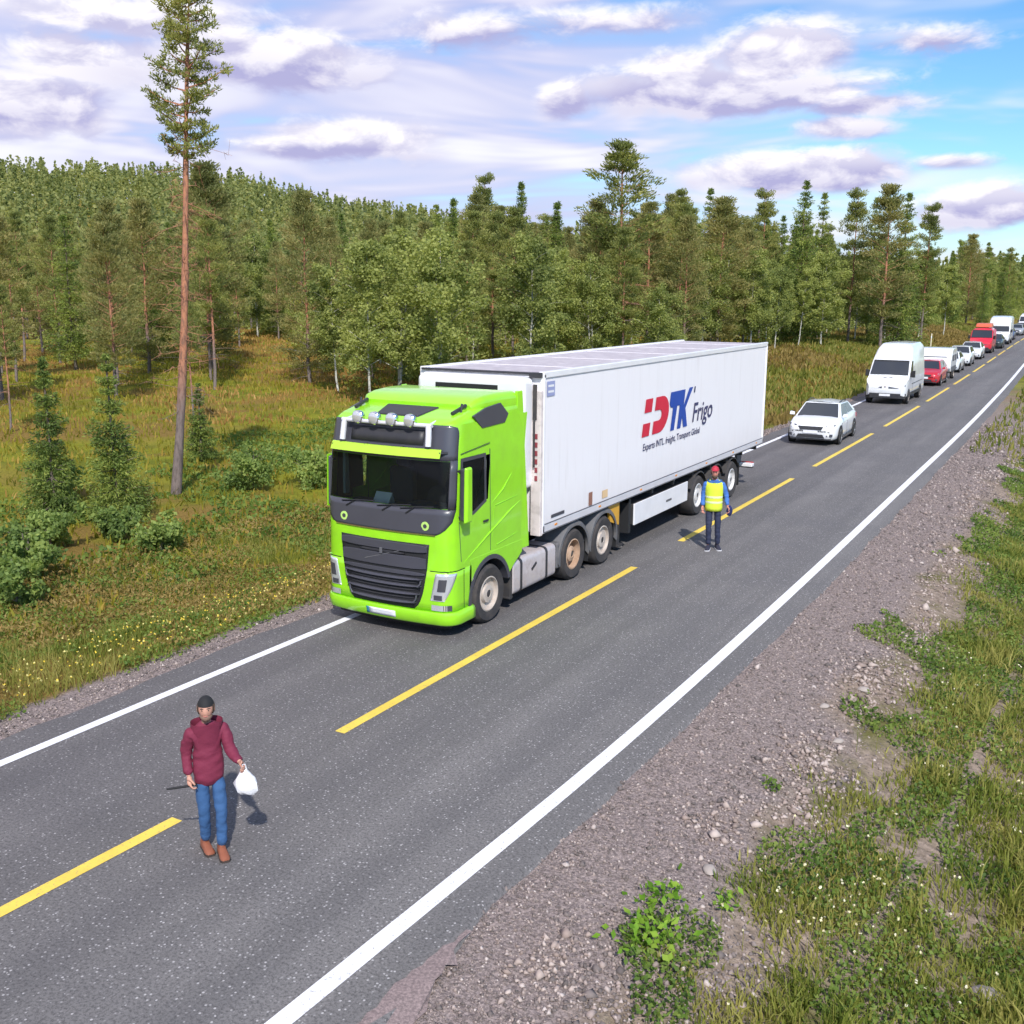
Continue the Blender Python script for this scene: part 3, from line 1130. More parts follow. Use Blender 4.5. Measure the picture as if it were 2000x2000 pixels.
# --- the wood on the hillside, one mass
def hill_forest():
    rg = np.random.default_rng(90)
    n = 6600
    phi = rg.uniform(-.05, 1.12, n)
    rho = np.sqrt(rg.uniform(140 ** 2, 560 ** 2, n))
    x, y = -np.sin(phi) * rho, np.cos(phi) * rho
    # keep off the road, the near wood and the bog opening
    ok = ((x < -50 + bend(y)) | ((rho > 330) & (np.abs(x + 8 - bend(y)) > 9))) & ~((phi > .60) & (phi < .78) & (rho < 165))
    x, y, rho = x[ok], y[ok], rho[ok]
    n = len(x)
    z = ground(x, y)
    h = rg.uniform(8, 15, n)
    wd = rg.uniform(1.0, 2.0, n)
    tp = rg.random(n)
    per = 52
    # leaf clumps on a conical or rounded envelope
    u = rg.random((n, per)) ** .85
    prof = np.where(tp[:, None] < .72, (1 - u) ** .75 + .06, np.sin(np.pi * np.clip(u * .85 + .15, 0, 1)) ** .6 * .9 + .04)
    rr = wd[:, None] * prof * rg.uniform(.35, 1.05, (n, per))
    a = rg.uniform(0, 6.283, (n, per))
    c0 = rg.uniform(.12, .35, n)[:, None]
    P = np.stack([x[:, None] + rr * np.cos(a), y[:, None] + rr * np.sin(a), z[:, None] + h[:, None] * (c0 + (1 - c0) * u)], -1).reshape(-1, 3)
    V, F = leaf_faces(P, np.repeat(np.where(rho < 260, .82, 1.05), per), .75, rg)
    me = np_mesh('hillside_forest', V, F, [leafmat('hillside_needles', (0.132, 0.164, 0.066), (0.240, 0.276, 0.099), (0.365, 0.365, 0.132), .48, scale=.03)])
    o = obj('hillside_forest', me)
    tag(o, 'dense conifer forest covering the far hillside', 'forest', None, 'stuff')
    # its stems
    mb_v, mb_f = [], []
    k = np.where(rho < 330)[0]
    w = .11
    for i, (dx, dy) in enumerate(((w, 0), (-w * .5, w * .87), (-w * .5, -w * .87))):
        mb_v.append(np.stack([x[k] + dx, y[k] + dy, z[k] - .3], 1))
    top = np.stack([x[k], y[k], z[k] + h[k] * .8], 1)
    V = np.concatenate(mb_v + [top])
    m = len(k)
    q = np.arange(m)
    F = np.concatenate([np.stack([q, q + m, q + 3 * m], 1), np.stack([q + m, q + 2 * m, q + 3 * m], 1), np.stack([q + 2 * m, q, q + 3 * m], 1)])
    s = obj('forest_stems', np_mesh('forest_stems', V, F, [TWIG]), o)
    s['kind'] = 'stuff'


hill_forest()


def undergrowth():
    """saplings and bushes too thick to count along the foot of the wood"""
    rg = np.random.default_rng(120)
    polys = [([(-42, 50), (-29, 68), (-26, 90), (-50, 124), (-90, 100), (-50, 60)], 230), ([(-27.5, 90), (-26.5, 140), (-22, 180), (-17, 250), (-16.5, 360), (-40, 360), (-50, 175), (-50, 105)], 380),
             ([(-92, 62), (-74, 82), (-100, 128), (-140, 118), (-150, 84)], 120)]
    C, Hh = [], []
    for poly, n in polys:
        xs, ys = [p[0] for p in poly], [p[1] for p in poly]
        k = 0
        while k < n:
            x, y = rg.uniform(min(xs), max(xs)), rg.uniform(min(ys), max(ys))
            if in_poly(x, y, poly):
                C.append((x, y, gz(x, y)))
                Hh.append(rg.uniform(.9, 3.2))
                k += 1
    C, Hh = np.array(C), np.array(Hh)
    per = 145
    n = len(C)
    u = rg.random((n, per))
    rr = (Hh[:, None] * .42 + .3) * np.sin(np.pi * np.clip(u * .75 + .25, 0, 1)) ** .5 * np.sqrt(rg.random((n, per)))
    a_ = rg.uniform(0, 6.283, (n, per))
    P = np.stack([C[:, :1] + rr * np.cos(a_), C[:, 1:2] + rr * np.sin(a_), C[:, 2:] + Hh[:, None] * u], -1).reshape(-1, 3)
    V, F = leaf_faces(P, .28, .7, rg, np.tile([0, 0, -.2], (len(P), 1)), 1.)
    o = obj('undergrowth', np_mesh('undergrowth', V, F, [BIRCH_LEAF]))
    tag(o, 'thick green undergrowth along the foot of the wood', 'undergrowth', None, 'stuff')


undergrowth()


# ------------------------------------------------------------------ grass, herbs, flowers and stones
def blades(x, y, L, wid, lean, rg, seg=2):
    """tapered curved blades rooted on the ground, seg quads each plus a tip"""
    n = len(x)
    z = ground(x, y) - .01
    a = rg.uniform(0, 6.283, n)
    la = rg.uniform(0, 6.283, n)
    ld = np.abs(rg.normal(size=n)) * lean
    P0 = np.stack([x, y, z], 1)
    side = np.stack([np.cos(a), np.sin(a), np.zeros(n)], 1) * (wid * .5)[:, None]
    ldv = np.stack([np.cos(la) * ld, np.sin(la) * ld, np.zeros(n)], 1)
    P1 = P0 + (ldv * .35 + [0, 0, .6]) * L[:, None]
    P2 = P0 + (ldv + [0, 0, 1]) * (L / np.sqrt(1 + ld ** 2 * .5))[:, None]
    V = np.stack([P0 - side, P0 + side, P1 + side * .8, P1 - side * .8, P2 + side * .12, P2 - side * .12], 1).reshape(-1, 3)
    b = np.arange(n)[:, None] * 6
    F = np.concatenate([b + [0, 1, 2, 3], b + [3, 2, 4, 5]])
    return V, F, P2


GRASS = leafmat('verge_grass', (.080, .115, .018), (.165, .190, .030), (.30, .27, .075), .4, scale=.9)
GRASS2 = leafmat('fresh_grass', (.088, .128, .022), (.190, .222, .036), (.33, .305, .085), .4, scale=.9)
HERB = leafmat('low_herbs', (.055, .105, .020), (.110, .180, .032), (.20, .26, .055), .35, scale=1.3)
HEATH = leafmat('heather_and_sedge', (0.116, 0.077, 0.029), (0.193, 0.143, 0.037), (0.308, 0.220, 0.077), .3, scale=.8)
BOGHEATH = leafmat('rusty_bog_moss', (0.196, 0.109, 0.032), (0.310, 0.178, 0.048), (0.414, 0.253, 0.081), .3, scale=.5)
BOGGRASS = leafmat('bog_sedge', (0.156, 0.156, 0.020), (0.269, 0.250, 0.027), (0.413, 0.275, 0.062), .4, scale=.25)


def stuff(name, V, F, m, label, cat):
    o = obj(name, np_mesh(name, V, F, [m] if not isinstance(m, list) else m))
    return tag(o, label, cat, None, 'stuff')


def vegetation():
    rg = np.random.default_rng(200)

    def wedge(n, xa, xb, ya, yb, pw=1.6):
        y = ya + (yb - ya) * rg.random(n) ** pw
        return xa + (xb - xa) * rg.random(n), y

    # right-hand verge -----------------------------------------------------------
    x, y = wedge(290000, -4.2, 2.2, 5.2, 60, 1.9)
    edge = x - bend(y) + (vnoise(x, y, 1.3, 21) - .5) * 1.5 + (vnoise(x, y, .45, 22) - .5) * .8
    patch = vnoise(x, y, .8, 23)
    vis = (x < .36 + (y - 8) * .02) | (y < 14)
    groove = np.abs(x - np.interp(y, [8, 11.0, 13.2, 17, 18.5, 22], [-1.55, -1.20, -1.02, -.86, -.84, -.8])) < .06 + .05 * vnoise(x, y, .5, 29)
    keep = (~groove) & (rg.random(len(x)) < smooth01((edge + 2.45) / 1.2) * (.22 + .78 * smooth01((patch - .24) / .35))) & vis & (x > -3.9 + bend(y))
    x, y = x[keep], y[keep]
    tall = vnoise(x, y, 1.1, 24)
    L = rg.uniform(.04, .14, len(x)) + .24 * smooth01((tall - .45) / .3) * rg.random(len(x)) * smooth01((x - bend(y) + 2.4) / 1.2)
    V, F, tip = blades(x, y, L, rg.uniform(.008, .018, len(x)) * (1 + y / 30), .7, rg)
    stuff('verge_grass', V, F, GRASS2, 'mixed long and short grass covering the right-hand verge', 'grass')
    x, y = wedge(150000, -4.0, 1.5, 5.2, 45, 1.8)
    edge = x + (vnoise(x, y, 1.1, 25) - .5) * 2.2
    keep = (edge > -2.45) & (vnoise(x, y, .7, 26) + .25 * vnoise(x, y, .2, 28) > .48 + .25 * smooth01((-1.9 - x) / 1.2))
    x, y = x[keep], y[keep]
    P = np.stack([x, y, ground(x, y) + rg.uniform(.01, .10, len(x))], 1)
    V, F = leaf_faces(P, .042 * (1 + P[:, 1] / 40), .6, rg, np.tile([0, 0, .1], (len(P), 1)), .8)
    stuff('clover_and_herbs', V, F, HERB, 'small leafy herbs low among the right-hand grass', 'herbs')

    # flower heads: white-cream and a few yellow on thin stems
    def flowers(name, x, y, h, mats, label, sz=.012):
        n = len(x)
        z = ground(x, y)
        Vs, Fs, mi = [], [], []
        tipz = z + h
        w = .003
        stem = np.stack([np.stack([x - w, y, z], 1), np.stack([x + w, y, z], 1), np.stack([x + w, y, tipz], 1), np.stack([x - w, y, tipz], 1)], 1).reshape(-1, 3)
        Vs.append(stem)
        Fs.append(np.arange(n * 4).reshape(-1, 4))
        mi.append(np.zeros(n, int))
        for q in range(3):
            P = np.stack([x, y, tipz], 1) + rg.normal(size=(n, 3)) * sz * .5
            V, F = leaf_faces(P, sz * 2, .95, rg, np.tile([1., 0, 0], (n, 1)), .8)
            Fs.append(F + sum(len(v) for v in Vs))
            Vs.append(V)
            mi.append(1 + (rg.random(n) < .5).astype(int))
        o = obj(name, np_mesh(name, np.concatenate(Vs), np.concatenate(Fs), mats, np.concatenate(mi)))
        tag(o, label, 'flowers', None, 'stuff')
    cream = paint('cream_petals', (.66, .58, .34), .8)
    white = paint('white_petals', (.66, .62, .44), .8)
    yellow2 = paint('pale_yellow_petals', (.74, .66, .25), .8)
    yellow = paint('yellow_petals', (.72, .52, .05), .8)
    x, y = wedge(150, -2.4, .9, 6.8, 18, 1.2)
    x = np.concatenate([x, -1.75 + rg.normal(size=80) * .35])
    y = np.concatenate([y, 9.3 + rg.normal(size=80) * .7])
    k = (vnoise(x, y, .9, 31) > .25)
    flowers('verge_flowers', x[k], y[k], rg.uniform(.18, .36, k.sum()), [GRASS, cream, white], 'cream and white wild flowers in the right-hand grass')
    x, y = wedge(1500, -14.4, -12.2, 6, 40, 1.2)
    k = (vnoise(x, y, 1.6, 32) > .42)
    flowers('bank_flowers', x[k], y[k], rg.uniform(.12, .3, k.sum()), [GRASS, yellow, yellow2], 'yellow wild flowers along the left-hand verge', .014)

    # left-hand bank ------------------------------------------------------------
    x, y = wedge(150000, -20.5, -11.6, 5, 46, 1.25)
    tl = -11.75 - x + (vnoise(x, y, 1.1, 41) - .5) * .5
    keep = rg.random(len(x)) < smooth01((tl - .25) / .5) * (.45 + .55 * vnoise(x, y, 1.2, 42))
    x, y = x[keep], y[keep]
    kind = vnoise(x, y, 2.4, 43) * .7 + vnoise(x, y, .8, 51) * .3 + (-11.75 - x) * .05
    gr = kind < .62
    xg, yg = x[gr], y[gr]
    V, F, tip = blades(xg, yg, rg.uniform(.06, .20, len(xg)) + .12 * vnoise(xg, yg, 1.5, 44), rg.uniform(.010, .022, len(xg)), .65, rg)
    stuff('bank_grass', V, F, GRASS, 'green grass on the left-hand road bank', 'grass')
    xh, yh = x[~gr], y[~gr]
    P = np.stack([xh + rg.normal(size=len(xh)) * .06, yh + rg.normal(size=len(xh)) * .06, ground(xh, yh) + rg.random(len(xh)) * (.06 + .26 * vnoise(xh, yh, .9, 52))], 1)
    V, F = leaf_faces(P, .085, .38, rg, np.tile([0, 0, .8], (len(P), 1)), .8)
    stuff('bank_heather', V, F, HEATH, 'brown heather and dry sedge on the left-hand road bank', 'heather')
    x, y = wedge(90000, -19.5, -12.0, 5, 46, 1.25)
    k = vnoise(x, y, 1.5, 53) * .65 + vnoise(x, y, .5, 54) * .35 > .52
    x, y = x[k], y[k]
    P = np.stack([x, y, ground(x, y) + rg.random(len(x)) * (.04 + .24 * vnoise(x, y, 1.1, 55))], 1)
    V, F = leaf_faces(P, .065, .6, rg, np.tile([0, 0, .2], (len(P), 1)), .9)
    stuff('bank_herbs', V, F, HERB, 'leafy green herbs on the left-hand road bank', 'herbs')
    # low leafy cover further out and under the spruces
    x, y = wedge(60000, -34, -15, 9, 48, 1.1)
    k = vnoise(x, y, 2.3, 45) > .46
    x, y = x[k], y[k]
    P = np.stack([x, y, ground(x, y) + rg.uniform(.02, .35, len(x)) * vnoise(x, y, 1.7, 46)], 1)
    V, F = leaf_faces(P, .13, .6, rg, np.tile([0, 0, .3], (len(P), 1)), .8)
    stuff('bilberry_cover', V, F, HERB, 'low green bilberry and willow cover behind the left bank', 'herbs')
    # bog
    x, y = wedge(80000, -95, -15, 10, 115, 1.15)
    k = (x < -11.75 - 4 + bend(y)) & (np.arctan2(-x, y) > .12)
    x, y = x[k], y[k]
    d = np.hypot(x, y)
    V, F, tip = blades(x, y, rg.uniform(.12, .34, len(x)), rg.uniform(.024, .06, len(x)) * (1 + d / 70), .5, rg)
    kind = vnoise(x, y, 7.5, 47) * .7 + vnoise(x, y, 2.2, 48) * .3
    g = np.concatenate([kind < .58] * 2)
    stuff('bog_sedge', V, F[g], BOGGRASS, 'yellow-green sedge on the open bog', 'sedge')
    stuff('bog_heather', V, F[~g], BOGHEATH, 'rust-brown heather tussocks on the open bog', 'heather')
    # far bank beside the queue of cars
    x, y = wedge(48000, -28, -11.9, 44, 190, 1.0)
    x = x + bend(y)
    k = rg.random(len(x)) < .9
    x, y = x[k], y[k]
    V, F, tip = blades(x, y, rg.uniform(.15, .5, len(x)), rg.uniform(.05, .10, len(x)) * (1 + y / 160), .5, rg)
    kind = vnoise(x, y, 9, 49) * .6 + vnoise(x, y, 2.5, 50) * .4
    g = np.concatenate([kind < .52] * 2)
    stuff('roadside_grass', V, F[g], GRASS, 'green grass on the bank beside the queue of cars', 'grass')
    stuff('roadside_heather', V, F[~g], HEATH, 'brown heather on the bank beside the queue of cars', 'heather')
    # right side, far
    x, y = wedge(15000, -4.2, 4, 40, 170, 1.0)
    x = x + bend(y)
    V, F, tip = blades(x, y, rg.uniform(.1, .35, len(x)), rg.uniform(.03, .07, len(x)) * (1 + y / 120), .5, rg)
    stuff('far_verge_grass', V, F, GRASS, 'grass on the far part of the right-hand verge', 'grass')


vegetation()


def stones():
    rg = np.random.default_rng(300)
    n = 42000
    y = 4.6 + 45 * rg.random(n) ** 1.9
    x = -4.45 + 2.6 * rg.random(n) ** 1.1
    xx = x + bend(y) + (line_right(y) - bend(y) + 4.74) * 1.0
    s = np.exp(rg.normal(np.log(.0098), .40, n)) * (1 + y / 40)
    # coarser and paler along the foot of the grit
    heap = smooth01((vnoise(xx, y, 1.2, 61) - .5) / .3) * smooth01((x + 3.7) / .7)
    s *= 1 + .6 * heap
    keep = rg.random(n) < .35 + .65 * np.maximum(heap, smooth01((-2.6 - x) / .8))
    xx, y, s, heap = xx[keep], y[keep], s[keep], heap[keep]
    n = len(xx)
    z = ground(xx, y)
    C = np.stack([xx, y, z + s * .25], 1)
    base = np.array([[1, 0, 0], [0, 1, 0], [-1, 0, 0], [0, -1, 0], [0, 0, .75], [0, 0, -.75]], float)
    q = base[None] * rg.uniform(.6, 1.3, (n, 6, 1)) + rg.normal(size=(n, 6, 3)) * .14
    a = rg.uniform(0, 6.283, n)
    ca, sa = np.cos(a)[:, None], np.sin(a)[:, None]
    q = np.stack([q[..., 0] * ca - q[..., 1] * sa, q[..., 0] * sa + q[..., 1] * ca, q[..., 2]], -1)
    V = (C[:, None] + q * s[:, None, None]).reshape(-1, 3)
    t = np.array([[0, 1, 4], [1, 2, 4], [2, 3, 4], [3, 0, 4], [1, 0, 5], [2, 1, 5], [3, 2, 5], [0, 3, 5]])
    F = (np.arange(n)[:, None, None] * 6 + t[None]).reshape(-1, 3)
    m, tt, p = new_mat('road_gravel')
    g = tt.n('ShaderNodeNewGeometry')
    c = tt.ramp(g.outputs['Random Per Island'], [(0, (.10, .083, .078)), (.5, (.205, .167, .155)), (.85, (.33, .262, .235)), (1, (.50, .43, .40))])
    tt.put(p.inputs['Base Color'], c)
    p.inputs['Roughness'].default_value = .9
    o = obj('gravel', np_mesh('gravel', V, F, [m]))
    tag(o, 'loose grey and pinkish gravel along the right road edge', 'gravel', None, 'stuff')
    # paler coarse rubble where the gravel ends
    P = []
    for (hx, hy, rx_, ry_, nn) in ((-2.55, 15.3, .45, 1.5, 620), (-2.35, 18.5, .35, 1.4, 380), (-2.75, 12.2, .40, .8, 420), (-2.5, 10.9, .35, .6, 260), (-3.15, 10.0, .4, .7, 240), (-3.6, 7.0, .3, .5, 160), (-2.6, 22.5, .3, 2.5, 300), (-3.0, 31, .3, 5, 350)):
        P.append(np.stack([hx + rg.normal(size=nn) * rx_ * .6, hy + rg.normal(size=nn) * ry_ * .6], 1))
    P = np.concatenate(P)
    n = len(P)
    s = np.exp(rg.normal(np.log(.016), .45, n)) * (1 + P[:, 1] / 60)
    C = np.stack([P[:, 0], P[:, 1], ground(P[:, 0], P[:, 1]) + s * .35], 1)
    q = base[None] * rg.uniform(.6, 1.35, (n, 6, 1)) + rg.normal(size=(n, 6, 3)) * .16
    V = (C[:, None] + q * s[:, None, None]).reshape(-1, 3)
    F = (np.arange(n)[:, None, None] * 6 + t[None]).reshape(-1, 3)
    m3, tt, p = new_mat('pale_rubble')
    g = tt.n('ShaderNodeNewGeometry')
    tt.put(p.inputs['Base Color'], tt.ramp(g.outputs['Random Per Island'], [(0, (.17, .13, .11)), (.5, (.30, .23, .20)), (1, (.47, .39, .35))]))
    p.inputs['Roughness'].default_value = .9
    o = obj('rubble', np_mesh('rubble', V, F, [m3]))
    tag(o, 'pale pinkish rubble strewn where gravel meets grass', 'rubble', None, 'stuff')
    # left edge grit
    n = 6000
    y = 4.6 + 40 * rg.random(n) ** 1.4
    x = -11.55 - .55 * rg.random(n) + bend(y)
    s = np.exp(rg.normal(np.log(.013), .35, n)) * (1 + y / 60)
    C = np.stack([x, y, ground(x, y) + s * .3], 1)
    q = base[None] * rg.uniform(.6, 1.3, (n, 6, 1)) + rg.normal(size=(n, 6, 3)) * .14
    V = (C[:, None] + q * s[:, None, None]).reshape(-1, 3)
    F = (np.arange(n)[:, None, None] * 6 + t[None]).reshape(-1, 3)
    o = obj('edge_grit', np_mesh('edge_grit', V, F, [m]))
    tag(o, 'pale grit along the left asphalt edge', 'gravel', None, 'stuff')
    # single larger stones
    sm = paint('pale_stone', (.36, .31, .28), .9, bump=.6)
    for i, (x, y, r, lab) in enumerate([
            (-2.62, 14.9, .07, 'pale flat stone at the foot of the gravel, farther of two'),
            (-2.95, 13.9, .06, 'pale flat stone at the foot of the gravel, nearer of two'),
            (-2.92, 9.1, .07, 'small pale stone beside the bright green leafy weeds'),
            (-.35, 9.15, .12, 'grey stone half hidden in grass at the right picture edge'),
            (-2.55, 13.0, .055, 'pale angular stone among rubble at the grass edge')]):
        rs = np.random.default_rng(i)
        mb = MB()
        rings = []
        for k in range(5):
            th = math.pi * (k + .5) / 5
            rings.append([(math.cos(a) * math.sin(th) * r * rs.uniform(.8, 1.25) * 1.3, math.sin(a) * math.sin(th) * r * rs.uniform(.8, 1.2),
                           -math.cos(th) * r * .6) for a in (6.283 * j / 8 for j in range(8))])
        mb.loft(rings)
        o = mb.build('stone', sm, None, smooth=50, loc=(x, y, gz(x, y) + r * .25))
        o.rotation_euler.z = i
        tag(o, lab, 'stone')
    # bright leafy weeds on the gravel
    lm = leafmat('bright_weed_leaves', (.10, .22, .02), (.19, .36, .035), (.30, .44, .06), .4, scale=4)
    for i, (x, y, r, nl, lab) in enumerate([
            (-3.12, 8.35, .22, 70, 'bright green leafy weed on the gravel, upper one of the pair'),
            (-2.98, 7.75, .30, 130, 'bright green leafy weed on the gravel, larger lower one'),
            (-2.63, 8.65, .15, 28, 'small pale green weed between leafy weeds and grass')]):
        rs = np.random.default_rng(400 + i)
        P = np.stack([rs.normal(size=nl) * r * .5, rs.normal(size=nl) * r * .6, rs.uniform(.02, .16, nl)], 1)
        V, F = leaf_faces(P, .085, .62, rs, np.stack([P[:, 0], P[:, 1], np.full(nl, .05)], 1) * 4, .8)
        mb = MB()
        for k in range(8):
            q = P[k * 3]
            mb.tube([(0, 0, -.02), (q[0] * .5, q[1] * .5, q[2] * .8), tuple(q)], [.006, .004, .003], 4)
        root = empty('leafy_weed', (x, y, gz(x, y)), 0, lab, 'plant')
        mb.build('stalks', HERB, root, smooth=None)
        obj('leaves', np_mesh('leaves', V, F, [lm]), root)


stones()

# ------------------------------------------------------------------ vehicle materials
LIME = paint('lime_paint', (.30, .70, .018), .28, 0, .6, dirt=.10, dirtcol=(.16, .22, .06))
WHITE = paint('white_paint', (.80, .79, .82), .32, 0, .4)


def streaked(name, c, grime):
    """painted sheet with rain streaks and road grime rising from the lower edge"""
    m, t, p = new_mat(name)
    tc = t.n('ShaderNodeTexCoord').outputs['Object']
    sep = t.n('ShaderNodeSeparateXYZ')
    t.put(sep.inputs[0], tc)
    mp = t.n('ShaderNodeMapping')
    mp.inputs['Scale'].default_value = (3, 3, .22)
    t.put(mp.inputs[0], tc)
    st = t.noise(mp.outputs[0], 1.6, 5, .65)
    low = t.maprange(t.math('ADD', sep.outputs[2], t.math('MULTIPLY', st, .8)), 2.6, 1.4, 0., .35)
    f = t.math('MAXIMUM', t.maprange(st, .50, .80, 0., .30), low)
    t.put(p.inputs['Base Color'], t.mix(f, c, grime))
    p.inputs['Roughness'].default_value = .42
    return m


TRAILER_WHITE = streaked('trailer_panel', (.82, .79, .815), (.55, .50, .49))
ROOF_GREY = paint('dusty_roof', (.42, .38, .41), .7, 0, 0, dirt=.6, dirtcol=(.62, .58, .6))
SILVER = paint('dusty_aluminium', (.62, .56, .57), .45, .35, 0, dirt=.45, dirtcol=(.40, .31, .28))
CHROME = paint('polished_tube', (.80, .80, .82), .12, 1.)
DARK = paint('dark_plastic', (.030, .030, .036), .5, 0, 0, dirt=.15)
PANEL = paint('charcoal_panel', (.058, .058, .074), .35, 0, .2)
BLACK = paint('black_rubber', (.014, .014, .016), .7)
TYRE = paint('tyre_rubber', (.035, .032, .034), .85, dirt=.4, dirtcol=(.12, .10, .09))
CHASSIS = paint('chassis_paint', (.035, .033, .036), .7, dirt=.4)
FENDER = paint('dusty_grey_plastic', (.105, .105, .115), .7, dirt=.45, dirtcol=(.20, .18, .17))
RIM = paint('steel_rim', (.56, .49, .44), .5, .2, dirt=.45, dirtcol=(.34, .26, .21))
RUSTRIM = paint('rusty_rim', (.50, .34, .24), .7, .1, dirt=.6, dirtcol=(.26, .15, .09))
REDP = paint('red_paint', (.50, .018, .03), .28, 0, .6)
ORANGE = paint('orange_plastic', (.75, .28, .03), .5)
AMBER = paint('amber_plastic', (.62, .33, .04), .5)
LAMP = paint('clear_lamp', (.72, .73, .76), .12, .55, .5)
LAMPDARK = paint('lamp_recess', (.10, .10, .12), .25, .4)
REDLAMP = paint('red_lamp', (.45, .02, .02), .25, 0, .5)
LOGO_RED = paint('logo_red', (.62, .012, .045), .5)
LOGO_BLUE = paint('logo_blue', (.010, .060, .36), .5)
LOGO_NAVY = paint('logo_navy', (.050, .048, .13), .5)
PLATE = paint('number_plate', (.74, .74, .78), .5)
FABRIC = paint('seat_fabric', (.035, .036, .045), .9)
PAPER = paint('paper', (.72, .78, .76), .8)


def glass_mat(name, tint=(.05, .06, .065), see=.55):
    m, t, p = new_mat(name)
    p.inputs['Base Color'].default_value = (*tint, 1)
    p.inputs['Roughness'].default_value = .03
    p.inputs['Specular IOR Level'].default_value = .6
    tr = t.n('ShaderNodeBsdfTransparent')
    tr.inputs[0].default_value = (.80, .90, .88, 1)
    fr = t.n('ShaderNodeFresnel')
    fr.inputs[0].default_value = 1.5
    f = t.math('ADD', t.math('MULTIPLY', fr.outputs[0], 1.), 1 - see, clamp=True)
    mx = t.n('ShaderNodeMixShader')
    t.put(mx.inputs[0], f)
    t.put(mx.inputs[1], tr.outputs[0])
    t.put(mx.inputs[2], p.outputs[0])
    t.put(m.node_tree.nodes['Material Output'].inputs[0], mx.outputs[0])
    return m


GLASS = glass_mat('cab_glass', (.02, .022, .026), .80)
CARGLASS = glass_mat('car_glass', (.030, .036, .046), .04)


def wheel(name, parent, x, y, r, w, out, rim=None, tyre=None, rr=.6, dish=.05, bolts=True, n=32):
    """wheel whose outer face points to out (+1/-1) along x; x is the outer face"""
    ti = tyre or TYRE
    c = (x, y, r)
    s = -out
    t = MB().lathe([(r * rr, 0), (r * rr * 1.12, out * .012), (r * .90, out * .02), (r * .97, s * .02), (r, s * .05), (r, s * (w - .05)),
                    (r * .97, s * (w - .02)), (r * .9, s * w), (r * rr, s * w)], c, 'x', n, 0, False)
    tobj = t.build(name, ti, parent, smooth=40)
    d = MB().lathe([(r * rr * 1.02, -out * .004), (r * rr * .93, out * .006), (r * rr * .90, s * dish), (r * rr * .55, s * dish * 1.3),
                    (r * rr * .5, s * dish * .3), (r * rr * .22, s * dish * .1), (r * rr * .20, s * dish * .8)], c, 'x', n, 0, False)
    ro = d.build('rim', rim or RIM, tobj, smooth=30)
    h = MB().lathe([(r * rr * .205, s * dish * .8), (r * rr * .19, s * dish * .2), (r * rr * .10, s * dish * .1)], c, 'x', 16)
    if bolts:
        for k in range(10):
            a = 6.283 * k / 10
            h.lathe([(.014, s * dish * 1.3), (.014, s * dish * .6)], (x, y + math.cos(a) * r * rr * .40, r + math.sin(a) * r * rr * .40), 'x', 6)
    h.build('hub', CHASSIS, tobj, smooth=30)
    return tobj


# ------------------------------------------------------------------ the lime truck (local y runs backwards from the nose)
TX, TY = -9.89, 13.15
HW = 1.25


def cab_front(z):
    return float(np.interp(z, [.2, .45, 1.0, 1.7, 2.1, 3.0, 3.42], [.05, .0, .0, .015, .04, .13, .22]))


RC = .26


def cab_pt(s, z, off=0.):
    """point on the cab skin: s = run along the skin from the centre of the nose"""
    sg = 1 if s >= 0 else -1
    a = abs(s)
    w = HW - .05 * max(0, z - 2.6) ** 1.5
    f = cab_front(z)
    flat = w - RC
    bow = .07
    if a <= flat:
        x, y = a, f + bow * (a / flat) ** 2
        nx, ny = 2 * bow * a / flat ** 2, -1
    elif a <= flat + RC * math.pi / 2:
        t = (a - flat) / RC
        x, y = flat + RC * math.sin(t), f + bow + RC * (1 - math.cos(t)) * .95
        nx, ny = math.sin(t), -math.cos(t)
    else:
        x, y = w, f + bow + RC * .95 + (a - flat - RC * math.pi / 2)
        nx, ny = 1, 0
    l = math.hypot(nx, ny)
    return (sg * (x + off * nx / l), y + off * ny / l, z)


def s_side(y, z):
    """run s at which the side reaches depth y"""
    w = HW - .05 * max(0, z - 2.6) ** 1.5
    return (w - RC) + RC * math.pi / 2 + (y - cab_front(z) - .07 - RC * .95)


def skin_patch(zs, sl, sr, ns=16, off=.006):
    """grid on the skin: for each z a run from sl(z) to sr(z)"""
    return [[cab_pt(sl(z) + (sr(z) - sl(z)) * k / ns, z, off) for k in range(ns + 1)] for z in zs]


